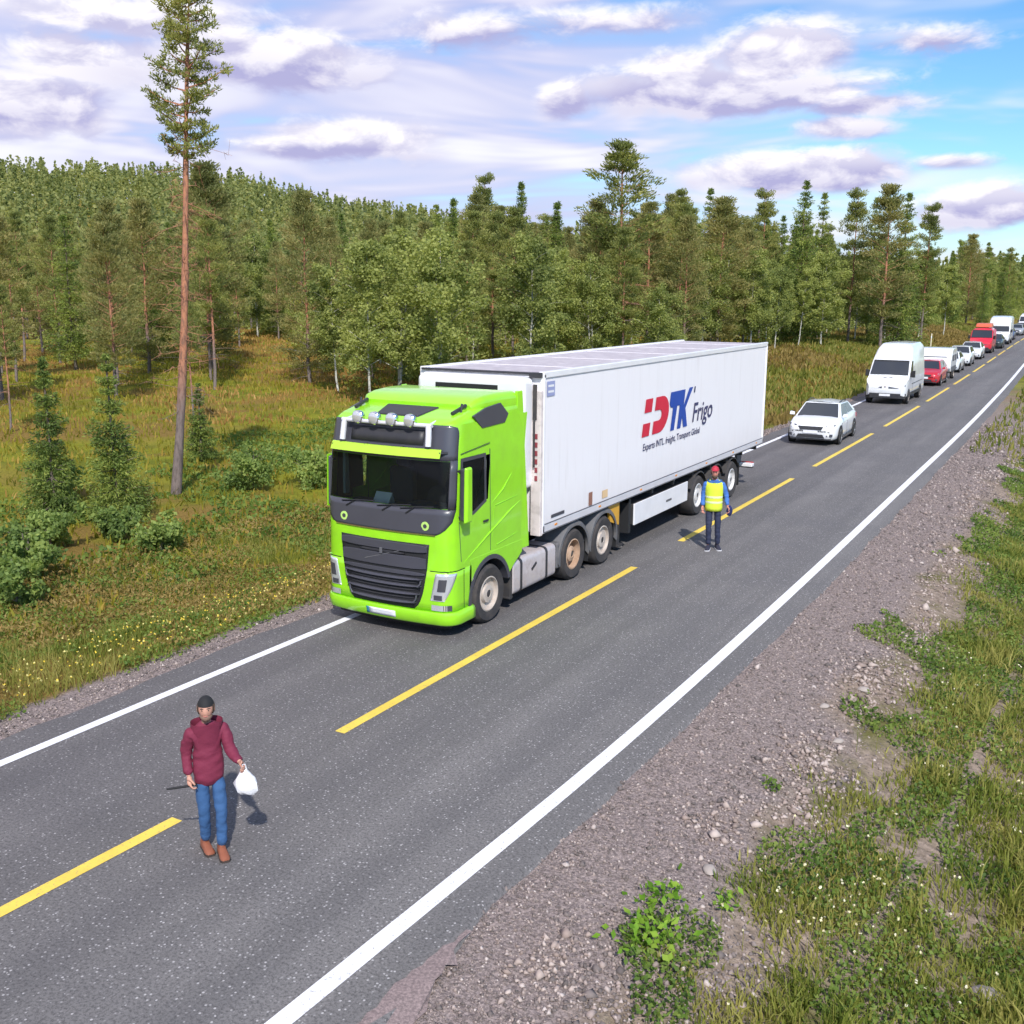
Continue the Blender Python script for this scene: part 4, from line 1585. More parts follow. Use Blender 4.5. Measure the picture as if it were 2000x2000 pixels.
def build_tractor():
    root = empty('truck_tractor', (TX, TY, 0), 0, 'lime green truck tractor with light bar, stopped in front of its trailer', 'truck')
    SW = 1.20                                   # half run of the windscreen
    # ---- cab skin with openings for the windscreen and the side windows
    svals = sorted(set([round(v, 4) for v in np.linspace(-1.16, 1.16, 25)] + [-SW, SW, -1.27, 1.27] +
                       [s * v for s in (-1, 1) for v in (1.36, 1.46, 1.56, 1.7, 1.9, 2.1, 2.26, 2.35, 2.6, 2.9, 3.2, 3.42)]))
    zvals = [1.12, 1.3, 1.5, 1.7, 1.88, 1.98, 2.13, 2.3, 2.5, 2.7, 2.86, 2.95, 3.1, 3.25, 3.36, 3.42]

    def hole(i, j):
        z = (zvals[i] + zvals[i + 1]) / 2
        s = (svals[j] + svals[j + 1]) / 2
        if abs(s) < SW and 2.13 < z < 2.86:
            return True
        if 1.46 < abs(s) < 2.26 and 2.13 < z < 2.86:
            return True
        if 1.46 < abs(s) < 1.9 and 1.98 < z < 2.86:
            return True
        return False
    mb = MB()
    mb.grid([[cab_pt(s, z) for s in svals] for z in zvals], 0, hole)
    # rear wall and inner floor
    ye = cab_pt(3.42, 2)[1]
    mb.add([(-HW, ye, 1.12), (HW, ye, 1.12), (HW - .03, ye, 3.42), (-HW + .03, ye, 3.42)], [(0, 1, 2, 3)])
    mb.add([(-1.2, .1, 1.14), (1.2, .1, 1.14), (1.2, ye, 1.14), (-1.2, ye, 1.14)], [(0, 1, 2, 3)])
    mb.build('cab_shell', LIME, root, smooth=40, weld=True)
    # ---- lower fascia and wheel-arch sides
    lo = MB()
    zz = [.44, .6, .8, 1.0, 1.125]
    send = lambda z: s_side(.70, z)
    lo.grid([[cab_pt(-send(z) + 2 * send(z) * k / 44, z, .004) for k in range(45)] for z in zz])
    lo.build('front_fascia', LIME, root, smooth=40, thick=.03)
    for sg in (-1, 1):
        arc = [(1.28 + .66 * math.cos(t), .50 + .66 * math.sin(t)) for t in np.linspace(math.pi * .98, .30, 15)]
        poly = [(.70, 1.20), (.70, .44)] + [(.64, .44)] + arc[1:] + [(2.02, .78), (2.40, 1.02), (2.40, 1.20)]
        poly = [(.66, 1.22), (.66, .46)] + arc + [(2.05, .80), (2.38, 1.0), (2.38, 1.22)]
        p = MB().prism(poly, 'x', sg * (HW - .05), sg * (HW + .004))
        p.build('wheel_arch_panel', LIME, root, bevel=.008, smooth=30)
        # black arch trim
        trim = MB()
        pts_o = [(1.28 + .675 * math.cos(t), .50 + .675 * math.sin(t)) for t in np.linspace(math.pi * 1.02, .22, 20)]
        pts_i = [(1.28 + .60 * math.cos(t), .50 + .60 * math.sin(t)) for t in np.linspace(math.pi * 1.02, .22, 20)]
        P0 = [[(sg * (HW - .42), a, b) for a, b in pts_i], [(sg * (HW + .02), a, b) for a, b in pts_i], [(sg * (HW + .022), a, b) for a, b in pts_o], [(sg * (HW + .001), a, b) for a, b in pts_o]]
        trim.grid(P0)
        trim.build('arch_trim', PANEL, root, smooth=40)
        # steps behind the wheel
        st = MB().box((sg * 1.16, 2.02, .52), (.16, .08, .62)).box((sg * 1.12, 2.03, .24), (.22, .14, .04))
        st.build('mudguard', CHASSIS, root, bevel=.01)
    # ---- bumper
    b = MB()
    rings = []
    for z, o in ((.22, -.06), (.235, .03), (.26, .055), (.40, .055), (.455, .03), (.47, -.02)):
        e = s_side(.74, z)
        rings.append([cab_pt(-e + 2 * e * k / 44, max(z, .25), o) for k in range(45)])
    rings = [[(p[0], p[1], z) for p in r] for r, z in zip(rings, (.22, .235, .26, .40, .455, .47))]
    b.grid(rings)
    bo = b.build('bumper', LIME, root, smooth=50, thick=.02)
    MB().grid(skin_patch([.285, .325, .365, .395], lambda z: -.26, lambda z: .26, 6, .062)).build('number_plate', PLATE, bo, thick=.008)
    MB().grid(skin_patch([.285, .325, .365, .395], lambda z: -.315, lambda z: -.262, 2, .063)).build('plate_band', paint('plate_blue', (.03, .22, .30), .5), bo, thick=.008)
    lip = MB().grid(skin_patch([.14, .19, .235], lambda z: -1.28, lambda z: 1.28, 30, -.10))
    lip.build('spoiler_lip', BLACK, root, smooth=50, thick=.03)
    # ---- grille with horizontal bars
    g = MB()
    zt, zb = 1.545, .475
    gw = lambda z: float(np.interp(z, [.475, .56, .75, 1.1, 1.545], [.60, .69, .76, .83, .87]))
    zs = np.linspace(zb, zt, 18)
    g.grid(skin_patch(zs, lambda z: -gw(z), lambda z: gw(z), 18, .008))
    go = g.build('grille', BLACK, root, smooth=40, thick=.012)

    def bar(z0, z1, wf, o, mat, nm, proud=.03, sag=0.):
        m = MB()
        rr = []
        for k in range(23):
            s = -wf + 2 * wf * k / 22
            dz = -sag * (1 - (s / wf) ** 2) + sag
            e = .02 * (abs(s) / wf) ** 6
            rr.append([cab_pt(s, z0 + dz + e, o - .02), cab_pt(s, z0 + dz + e, o + proud), cab_pt(s, z1 + dz - e, o + proud), cab_pt(s, z1 + dz - e, o - .02)])
        m.loft(rr)
        m.build(nm, mat, go, bevel=.006, smooth=40)
    bar(1.40, 1.53, .84, .010, PANEL, 'grille_panel')
    bar(1.13, 1.33, .82, .008, PANEL, 'grille_panel', .022)
    bar(1.345, 1.385, .45, .006, DARK, 'grille_bar', .03)
    bar(1.02, 1.085, .80, .010, PANEL, 'grille_bar', .02)
    LOUVRE = paint('louvre_grey', (.085, .085, .11), .35, 0, .3)
    for z, wf in ((.945, .76), (.83, .74), (.70, .71), (.555, .64)):
        bar(z, z + .03, wf, .014, LOUVRE, 'grille_bar', .05, .015)
    for z, wf in ((.885, .72), (.765, .72), (.63, .66)):
        bar(z, z + .028, wf, .004, DARK, 'grille_bar', .02, .01)
    for sg in (-1, 1):
        for za, zb2, wf in ((.84, .96, .745), (.57, .72, .665)):
            MB().tube([cab_pt(sg * wf, zb2, .045), cab_pt(sg * (wf - .015), (za + zb2) / 2, .05), cab_pt(sg * (wf - .06), za + .01, .05)], .014, 6).build('grille_corner', LOUVRE, go, smooth=60)
    emb = MB().box((0, cab_front(1.37) - .045, 1.37), (.05, .02, .10))
    emb.tube([(-.34, cab_front(1.2) - .026, 1.20), (.34, cab_front(1.4) - .026, 1.40)], .008, 5)
    emb.build('grille_emblem', FENDER, go, bevel=.006)
    # seam above the headlamps
    MB().grid(skin_patch([1.118, 1.132], lambda z: -s_side(.5, z), lambda z: -.88, 14, .007)).build('fascia_seam', BLACK, root)
    MB().grid(skin_patch([1.118, 1.132], lambda z: .88, lambda z: s_side(.5, z), 14, .007)).build('fascia_seam', BLACK, root)
    # ---- headlamps and corner lamps
    for sg in (-1, 1):
        def edge(z, inner):
            lo_, hi_ = ((.90, 1.06) if True else 0)
            t = (z - .62) / (1.10 - .62)
            return (.885 + .10 * t) if inner else (1.10 + .26 * t ** .8)
        zs = np.linspace(.60, 1.09, 12)
        L = lambda z: sg * edge(z, sg > 0) if sg > 0 else -edge(z, False)
        Rr = lambda z: sg * edge(z, sg < 0) if sg > 0 else -edge(z, True)
        h = MB().grid(skin_patch(zs, L, Rr, 8, .012))
        ho = h.build('headlight', LAMP, root, smooth=50, thick=.02)
        d = MB().grid(skin_patch(np.linspace(.80, 1.0, 5), lambda z: sg * (1.07 + (z - .8) * .15) - .06, lambda z: sg * (1.07 + (z - .8) * .15) + .07, 4, .016))
        d.build('lamp_reflector', LAMPDARK, ho, smooth=50)
        d = MB().grid(skin_patch(np.linspace(.66, .74, 3), lambda z: sg * 1.02 - .07, lambda z: sg * 1.02 + .07, 4, .016))
        d.build('lamp_reflector', LAMPDARK, ho, smooth=50)
        for so_, mt in ((.98, LAMP), (1.18, LAMPDARK), (1.10, LAMP)):
            f = MB().grid(skin_patch(np.linspace(.485, .575, 3), lambda z: sg * so_ - .07, lambda z: sg * so_ + .07, 4, .012))
            f.build('fog_lamp', mt, root, smooth=50)
        MB().grid(skin_patch(np.linspace(.47, 1.1, 8), lambda z: sg * s_side(.47, z) - .008, lambda z: sg * s_side(.47, z) + .008, 1, .008)).build('bumper_seam', BLACK, root)
    # ---- windscreen surround, windscreen and dark lower panel
    sur = MB()
    sw = lambda z: float(np.interp(z, [1.70, 1.74, 1.80, 1.92, 2.13, 2.9, 3.30, 3.38, 3.415], [.96, 1.06, 1.14, 1.25, 1.315, 1.30, 1.28, 1.24, 1.10]))
    zs = [1.70, 1.74, 1.80, 1.86, 1.92, 2.02, 2.12]
    sur.grid(skin_patch(zs, lambda z: -sw(z), lambda z: sw(z), 30, .010))
    po = sur.build('lower_panel', PANEL, root, smooth=50, thick=.008)
    up = MB().grid(skin_patch([2.87, 2.95, 3.05, 3.15, 3.25, 3.32, 3.38, 3.415], lambda z: -sw(z), lambda z: sw(z), 30, .010))
    up.build('upper_panel', PANEL, root, smooth=50, thick=.008)
    for sg in (-1, 1):
        MB().grid(skin_patch([2.11, 2.3, 2.5, 2.7, 2.88], lambda z: sg * (SW - .03 if sg > 0 else sw(z)), lambda z: sg * (sw(z) if sg > 0 else SW - .03), 4, .009)).build('screen_pillar', PANEL, root, smooth=50, thick=.008)
    MB().grid(skin_patch(np.linspace(2.12, 2.87, 8), lambda z: -SW - .01, lambda z: SW + .01, 30, .004)).build('windscreen', GLASS, root, smooth=60)
    MB().grid(skin_patch([1.695, 1.712], lambda z: -.98, lambda z: .98, 26, .02)).build('panel_trim', CHROME, po)
    for sg in (-1, 1):
        c = cab_pt(sg * .80, 1.84, .014)
        m = MB().lathe([(.072, -.004), (.072, .004)], c, 'y', 20)
        o = m.build('round_sticker', paint('lime_sticker', (.48, .72, .18), .5), po)
        m = MB().lathe([(.034, -.009), (.034, .0)], c, 'y', 16)
        m.build('sticker_ring', PANEL, o)
    # wipers
    for s0, s1 in ((-.85, -.15), (-.1, .55), (.35, .95)):
        a, bq = Vector(cab_pt(s0, 2.09, .02)), Vector(cab_pt(s1, 2.155, .03))
        MB().tube([a, a.lerp(bq, .5) + Vector((0, -.012, .012)), bq], .011, 5).tube([a.lerp(bq, .4), Vector(cab_pt(s0 + .1, 2.02, .02))], .012, 5).build('wiper', BLACK, root, smooth=60)
    # ---- sun visor, light bar and lamps
    v = MB()
    rr = []
    for k in range(25):
        s = -1.04 + 2.08 * k / 24
        rr.append([cab_pt(s, 2.93, .10), cab_pt(s, 2.925, .125), cab_pt(s, 3.05, .085), cab_pt(s, 3.055, .065)])
    v.loft(rr)
    v.build('sun_visor', paint('visor_lime', (.42, .66, .04), .35, 0, .4), root, smooth=40)
    for sg in (-1, 1):
        MB().tube([cab_pt(sg * 1.02, 3.0, .09), cab_pt(sg * 1.12, 3.0, .01)], .02, 6).build('visor_bracket', DARK, root)
        MB().tube([cab_pt(sg * .35, 3.03, .08), cab_pt(sg * .35, 3.05, .0)], .02, 6).build('visor_bracket', DARK, root)
    lb = MB().tube([cab_pt(s, 3.41, .10) for s in np.linspace(-.86, .86, 13)], .034, 10)
    for sg in (-1, 1):
        lb.tube([cab_pt(sg * .80, 3.41, .10), cab_pt(sg * .81, 3.36, .105), cab_pt(sg * .82, 3.22, .095), cab_pt(sg * .825, 3.09, .09)], .05, 10)
        lb.tube([cab_pt(sg * .80, 3.41, .10), (sg * .78, .55, 3.47), (sg * .76, 1.0, 3.56)], .024, 8)
    lbo = lb.build('light_bar', paint('light_bar_white', (.78, .77, .82), .2, .25, .5), root, smooth=60)
    for s in (-.50, -.17, .16, .49):
        c = cab_pt(s, 3.475, .12)
        l = MB().lathe([(.03, .10), (.085, .07), (.105, .02), (.105, -.03), (.09, -.045)], c, 'y', 20)
        lo_ = l.build('spot_lamp', CHROME, root, smooth=40)
        MB().lathe([(.09, -.047), (.07, -.056), (.02, -.060)], c, 'y', 20).build('lens', LAMP, lo_, smooth=40)
        MB().tube([(c[0], c[1], c[2] - .1), (c[0], c[1], 3.40)], .018, 6).build('foot', DARK, lo_)
    # name board between the brackets
    nb = MB().grid(skin_patch([3.10, 3.2, 3.33], lambda z: -.70, lambda z: .70, 14, .03))
    nb.build('name_board', DARK, root, smooth=40, thick=.02)
    # ---- roof, skylight and deflector
    def ring(y, w, zt, rc=.18, zb=3.30):
        pts = [(-w, y, zb)]
        for t in np.linspace(math.pi, math.pi / 2, 6):
            pts.append((-w + rc + rc * math.cos(t), y, zt - rc + rc * math.sin(t)))
        for t in np.linspace(math.pi / 2, 0, 6):
            pts.append((w - rc + rc * math.cos(t), y, zt - rc + rc * math.sin(t)))
        pts.append((w, y, zb))
        return pts
    rf = MB().loft([ring(.29, 1.0, 3.425, .07), ring(.34, 1.13, 3.45, .10), ring(.5, 1.20, 3.50, .14), ring(.8, 1.205, 3.57, .16), ring(1.1, 1.205, 3.63, .16), ring(2.30, 1.205, 3.66, .16)])
    rf.build('roof', LIME, root, smooth=45)
    sk = MB()
    tilt = .07 / .3
    sk.hexa([(-.42, .46, 3.48), (.42, .46, 3.48), (.52, .93, 3.585), (-.52, .93, 3.585), (-.40, .47, 3.515), (.40, .47, 3.515), (.50, .92, 3.62), (-.50, .92, 3.62)])
    sk.build('skylight', DARK, root, bevel=.012)
    for sg in (-1, 1):
        MB().tube([(sg * .95, .62, 3.56), (sg * .98, .98, 3.66)], .03, 6).tube([(sg * 1.0, .80, 3.56), (sg * 1.0, .84, 3.70)], .02, 6).build('air_horn', DARK, root)
    df = MB().loft([ring(1.0, 1.06, 3.66, .05, 3.54), ring(1.10, 1.12, 3.74, .08, 3.54), ring(1.30, 1.15, 3.785, .11, 3.54), ring(1.75, 1.18, 3.81, .12, 3.54), ring(2.26, 1.19, 3.80, .12, 3.54)])
    df.build('roof_deflector', LIME, root, smooth=45)
    for sg in (-1, 1):
        x = sg * 1.215
        poly = [(.80, 3.52), (1.08, 3.30), (1.80, 3.32), (1.92, 3.46), (1.66, 3.66), (1.2, 3.62)]
        MB().prism(poly, 'x', x - sg * .02, x + sg * .02).build('side_vent', PANEL, root, bevel=.01)
        # rear side fairing
        MB().hexa([(sg * 1.19, 2.32, 1.05), (sg * 1.25, 2.32, 1.05), (sg * 1.27, 2.60, 1.05), (sg * 1.23, 2.60, 1.05),
                   (sg * 1.15, 2.26, 3.80), (sg * 1.20, 2.26, 3.80), (sg * 1.22, 2.42, 3.80), (sg * 1.18, 2.42, 3.80)]).build('side_fairing', LIME, root, bevel=.012)
        # door: side glass, frame, seam, handle and mirrors
        sa = lambda z: sg * s_side(0.36 + cab_front(z), z)
        # window frame strip
        def srun(y, z):
            return sg * s_side(y, z)
        fr_pts = [(.30, 1.95), (.72, 1.97), (1.12, 2.11), (1.12, 2.88), (.42, 2.88)]
        MB().prism([(y, z) for y, z in [(.34, 1.93), (.78, 1.95), (1.17, 2.10), (1.15, 2.90), (.40, 2.90)]], 'x', sg * (HW + .001), sg * (HW + .005)).build('window_frame', PANEL, root)
        MB().prism([(y, z) for y, z in [(.42, 2.0), (.75, 2.01), (1.10, 2.14), (1.09, 2.84), (.46, 2.84)]], 'x', sg * (HW + .005), sg * (HW + .009)).build('side_window', GLASS, root)
        dl = MB()
        for a, bb in (((1.28, 2.95), (1.30, 1.25)), ((.34, 1.9), (.40, 1.25)), ((.40, 2.97), (1.28, 3.05))):
            va, vb = Vector((sg * (HW + .001), *a)), Vector((sg * (HW + .001), *bb))
            dl.tube([va, vb], .006, 4)
        dl.build('door_seam', PANEL, root)
        # body creases sweeping up to the rear
        cr = MB()
        cr.tube([(sg * HW, .45, 1.20), (sg * (HW + .004), 1.2, 1.52), (sg * (HW + .004), 1.9, 1.80), (sg * HW, 2.3, 1.92)], [.004, .016, .016, .004], 6)
        cr.tube([(sg * HW, 1.32, 2.02), (sg * (HW + .004), 1.7, 2.22), (sg * HW, 2.0, 2.45)], [.004, .016, .004], 6)
        cr.tube([(sg * HW, 1.45, 1.98), (sg * (HW + .003), 2.2, 2.03)], [.012, .004], 6)
        cr.tube([(sg * HW, 1.5, 1.30), (sg * (HW + .003), 2.2, 1.38)], [.012, .004], 6)
        cr.build('body_crease', LIME, root, smooth=60)
        MB().prism([(1.36, 1.45), (1.80, 1.66), (1.84, 1.98), (1.40, 1.95)], 'x', sg * (HW - .002), sg * (HW + .004)).build('locker_flap', LIME, root, bevel=.004)
        MB().box((sg * (HW + .018), 1.13, 1.78), (.02, .16, .035)).build('door_handle', DARK, root, bevel=.008)
        mx = (1.28, 1.39, 1.45) if sg > 0 else (1.255, 1.30, 1.325)       # the far mirror is folded in
        mr = MB().hexa([(sg * mx[0], .30, 1.93), (sg * mx[1], .26, 1.93), (sg * mx[1], .44, 1.93), (sg * mx[0], .44, 1.93),
                        (sg * mx[0], .32, 2.76), (sg * mx[1], .29, 2.76), (sg * mx[1], .44, 2.76), (sg * mx[0], .44, 2.76)])
        mo = mr.build('mirror_housing', PANEL, root, bevel=.03, seg=3)
        MB().hexa([(sg * (mx[1] + .002), .235, 1.90), (sg * mx[2], .27, 1.92), (sg * mx[2], .43, 1.92), (sg * (mx[1] + .002), .45, 1.90),
                   (sg * (mx[1] + .002), .265, 2.79), (sg * mx[2], .30, 2.77), (sg * mx[2], .43, 2.77), (sg * (mx[1] + .002), .45, 2.79)]).build('mirror_cap', LIME, mo, bevel=.025, seg=3)
        MB().box((sg * (mx[0] + mx[1]) / 2, .444, 2.48), ((mx[1] - mx[0]) * .9, .004, .42)).box((sg * (mx[0] + mx[1]) / 2, .444, 2.07), ((mx[1] - mx[0]) * .9, .004, .22)).build('mirror_glass', CHROME, mo)
        MB().tube([(sg * 1.20, .36, 2.70), (sg * (mx[0] + .03), .36, 2.72)], .022, 6).tube([(sg * 1.20, .34, 1.98), (sg * (mx[0] + .03), .36, 1.98)], .022, 6).build('mirror_arm', DARK, mo)
    # ---- cab interior
    it = MB().box((0, .50, 1.92), (2.1, .55, .22)).box((.55, .62, 2.02), (.75, .3, .14)).build('dashboard', FABRIC, root, bevel=.04)
    MB().hexa([(-.42, .30, 2.045), (-.10, .30, 2.045), (-.10, .50, 2.045), (-.42, .50, 2.045), (-.42, .32, 2.05), (-.10, .32, 2.05), (-.10, .44, 2.22), (-.42, .44, 2.22)]).build('paper_sheet', PAPER, root)
    for sx in (-.58, .58):
        MB().box((sx, 1.15, 1.62), (.52, .5, .18)).box((sx, 1.42, 2.08), (.50, .16, .80)).box((sx, 1.44, 2.58), (.28, .12, .20)).build('seat', FABRIC, root, bevel=.05)
    MB().lathe([(.21, 0), (.235, .01), (.21, .025), (.19, .012)], (.58, .78, 2.12), 'y', 24).build('steering_wheel', BLACK, root, smooth=60)
    for sx in (-1, 1):
        MB().prism([(.5, 2.1), (.62, 2.1), (.60, 2.86), (.52, 2.86)] if sx < 0 else [(1.12, 2.0), (1.3, 2.0), (1.3, 2.9), (1.15, 2.9)], 'x', sx * 1.12, sx * 1.17).build('curtain', paint('pale_curtain', (.40, .46, .42), .9), root)
    MB().box((0, 2.12, 2.3), (2.3, .08, 2.0)).build('bunk_wall', FABRIC, root)
    # ---- chassis, tanks, fenders, axles
    ch = MB().box((.42, 3.75, .86), (.09, 6.0, .26)).box((-.42, 3.75, .86), (.09, 6.0, .26))
    ch.box((0, 1.28, .55), (1.7, .12, .14)).box((0, 4.43, .5), (1.7, .16, .16)).box((0, 5.78, .5), (1.7, .16, .16)).box((0, .9, .8), (1.9, 1.6, .5)).box((0, 2.6, .8), (1.5, .5, .5))
    ch.build('chassis', CHASSIS, root, bevel=.01)
    MB().lathe([(.46, 1.05), (.46, 1.12), (.38, 1.14)], (0, 5.0, 0), 'z', 24).build('fifth_wheel', CHASSIS, root, smooth=40)
    ex = MB().box((.2, 2.55, 1.5), (1.7, .22, 1.3)).box((-.5, 2.52, 1.9), (.3, .3, 1.9))
    ex.build('air_intake', DARK, root, bevel=.03)
    for sg in (-1, 1):
        def rr2(y0, y1, x0, x1, z0, z1, rad=.09):
            pts = []
            for (cx_, cz, a0) in ((x1 - rad, z1 - rad, 0), (x0 + rad, z1 - rad, 90), (x0 + rad, z0 + rad, 180), (x1 - rad, z0 + rad, 270)):
                for a in (0, 30, 60, 90):
                    pts.append((cx_ + rad * math.cos(R(a0 + a)), cz + rad * math.sin(R(a0 + a))))
            return pts
        xs_ = (.62, 1.235)
        pr = rr2(0, 0, xs_[0], xs_[1], .25, .86)
        tk = MB().prism([(sg * a, b_) for a, b_ in pr], 'y', 2.10, 3.70)
        tko = tk.build('fuel_tank', SILVER, root, bevel=.02, smooth=40)
        for y in (2.38, 3.33):
            pr2 = rr2(0, 0, xs_[0] - .008, xs_[1] + .008, .242, .868)
            MB().prism([(sg * a, b_) for a, b_ in pr2], 'y', y - .035, y + .035).build('tank_strap', DARK, tko, smooth=40)
        MB().box((sg * 1.238, 2.85, .62), (.012, .20, .05), 0, Matrix.Rotation(.5, 3, 'X')).build('tank_badge', DARK, tko)
        MB().lathe([(.05, 0), (.05, .03)], (sg * 1.0, 2.2, .855), 'z', 14).build('filler_cap', DARK, tko)
        # steps on the tank and box ahead of the rear wheels
        MB().box((sg * 1.02, 3.84, .60), (.44, .18, .50)).build('air_tank', FENDER, root, bevel=.04, seg=3)
        for yc in (4.43, 5.78):
            fo = MB()
            a0, a1 = (.10, math.pi - .12)
            no = [(yc + .66 * math.cos(t), .52 + .64 * math.sin(t)) for t in np.linspace(a1 + .25, a0 - .25, 18)]
            ni = [(yc + .62 * math.cos(t), .52 + .60 * math.sin(t)) for t in np.linspace(a1 + .25, a0 - .25, 18)]
            fo.grid([[(sg * .70, a, b_) for a, b_ in no], [(sg * 1.25, a, b_) for a, b_ in no], [(sg * 1.27, a, b_ - .02) for a, b_ in no], [(sg * 1.27, a, b_ - .06) for a, b_ in ni], [(sg * 1.20, a, b_) for a, b_ in ni]])
            fo.build('fender', FENDER, root, smooth=50)
            MB().box((sg * .98, yc + .66, .42), (.52, .02, .42)).build('mud_flap', BLACK, root)
        wheel('front_wheel', root, sg * 1.24, 1.28, .50, .32, sg, RIM, dish=.06)
        wheel('rear_wheel', root, sg * 1.24, 4.43, .50, .60, sg, RUSTRIM, dish=.16)
        wheel('rear_wheel', root, sg * 1.24, 5.78, .50, .60, sg, RIM, dish=.05)


build_tractor()


# ------------------------------------------------------------------ the refrigerated trailer
def text_mesh(name, body, size, mat, parent, origin, ux, uz, shear=0., bold=0., xscale=1.):
    """flat lettering: origin is the lower left corner, ux the reading direction, uz up"""
    cu = bpy.data.curves.new(name, 'FONT')
    cu.body = body
    cu.size = size
    cu.shear = shear
    cu.offset = bold
    cu.resolution_u = 3
    tmp = bpy.data.objects.new(name, cu)
    me = bpy.data.meshes.new_from_object(tmp)
    bpy.data.objects.remove(tmp)
    me.name = name
    ux, uz, og = Vector(ux).normalized(), Vector(uz).normalized(), Vector(origin)
    for v in me.vertices:
        v.co = og + ux * (v.co.x * xscale) + uz * v.co.y
    me.materials.clear()
    me.materials.append(mat)
    return obj(name, me, parent)


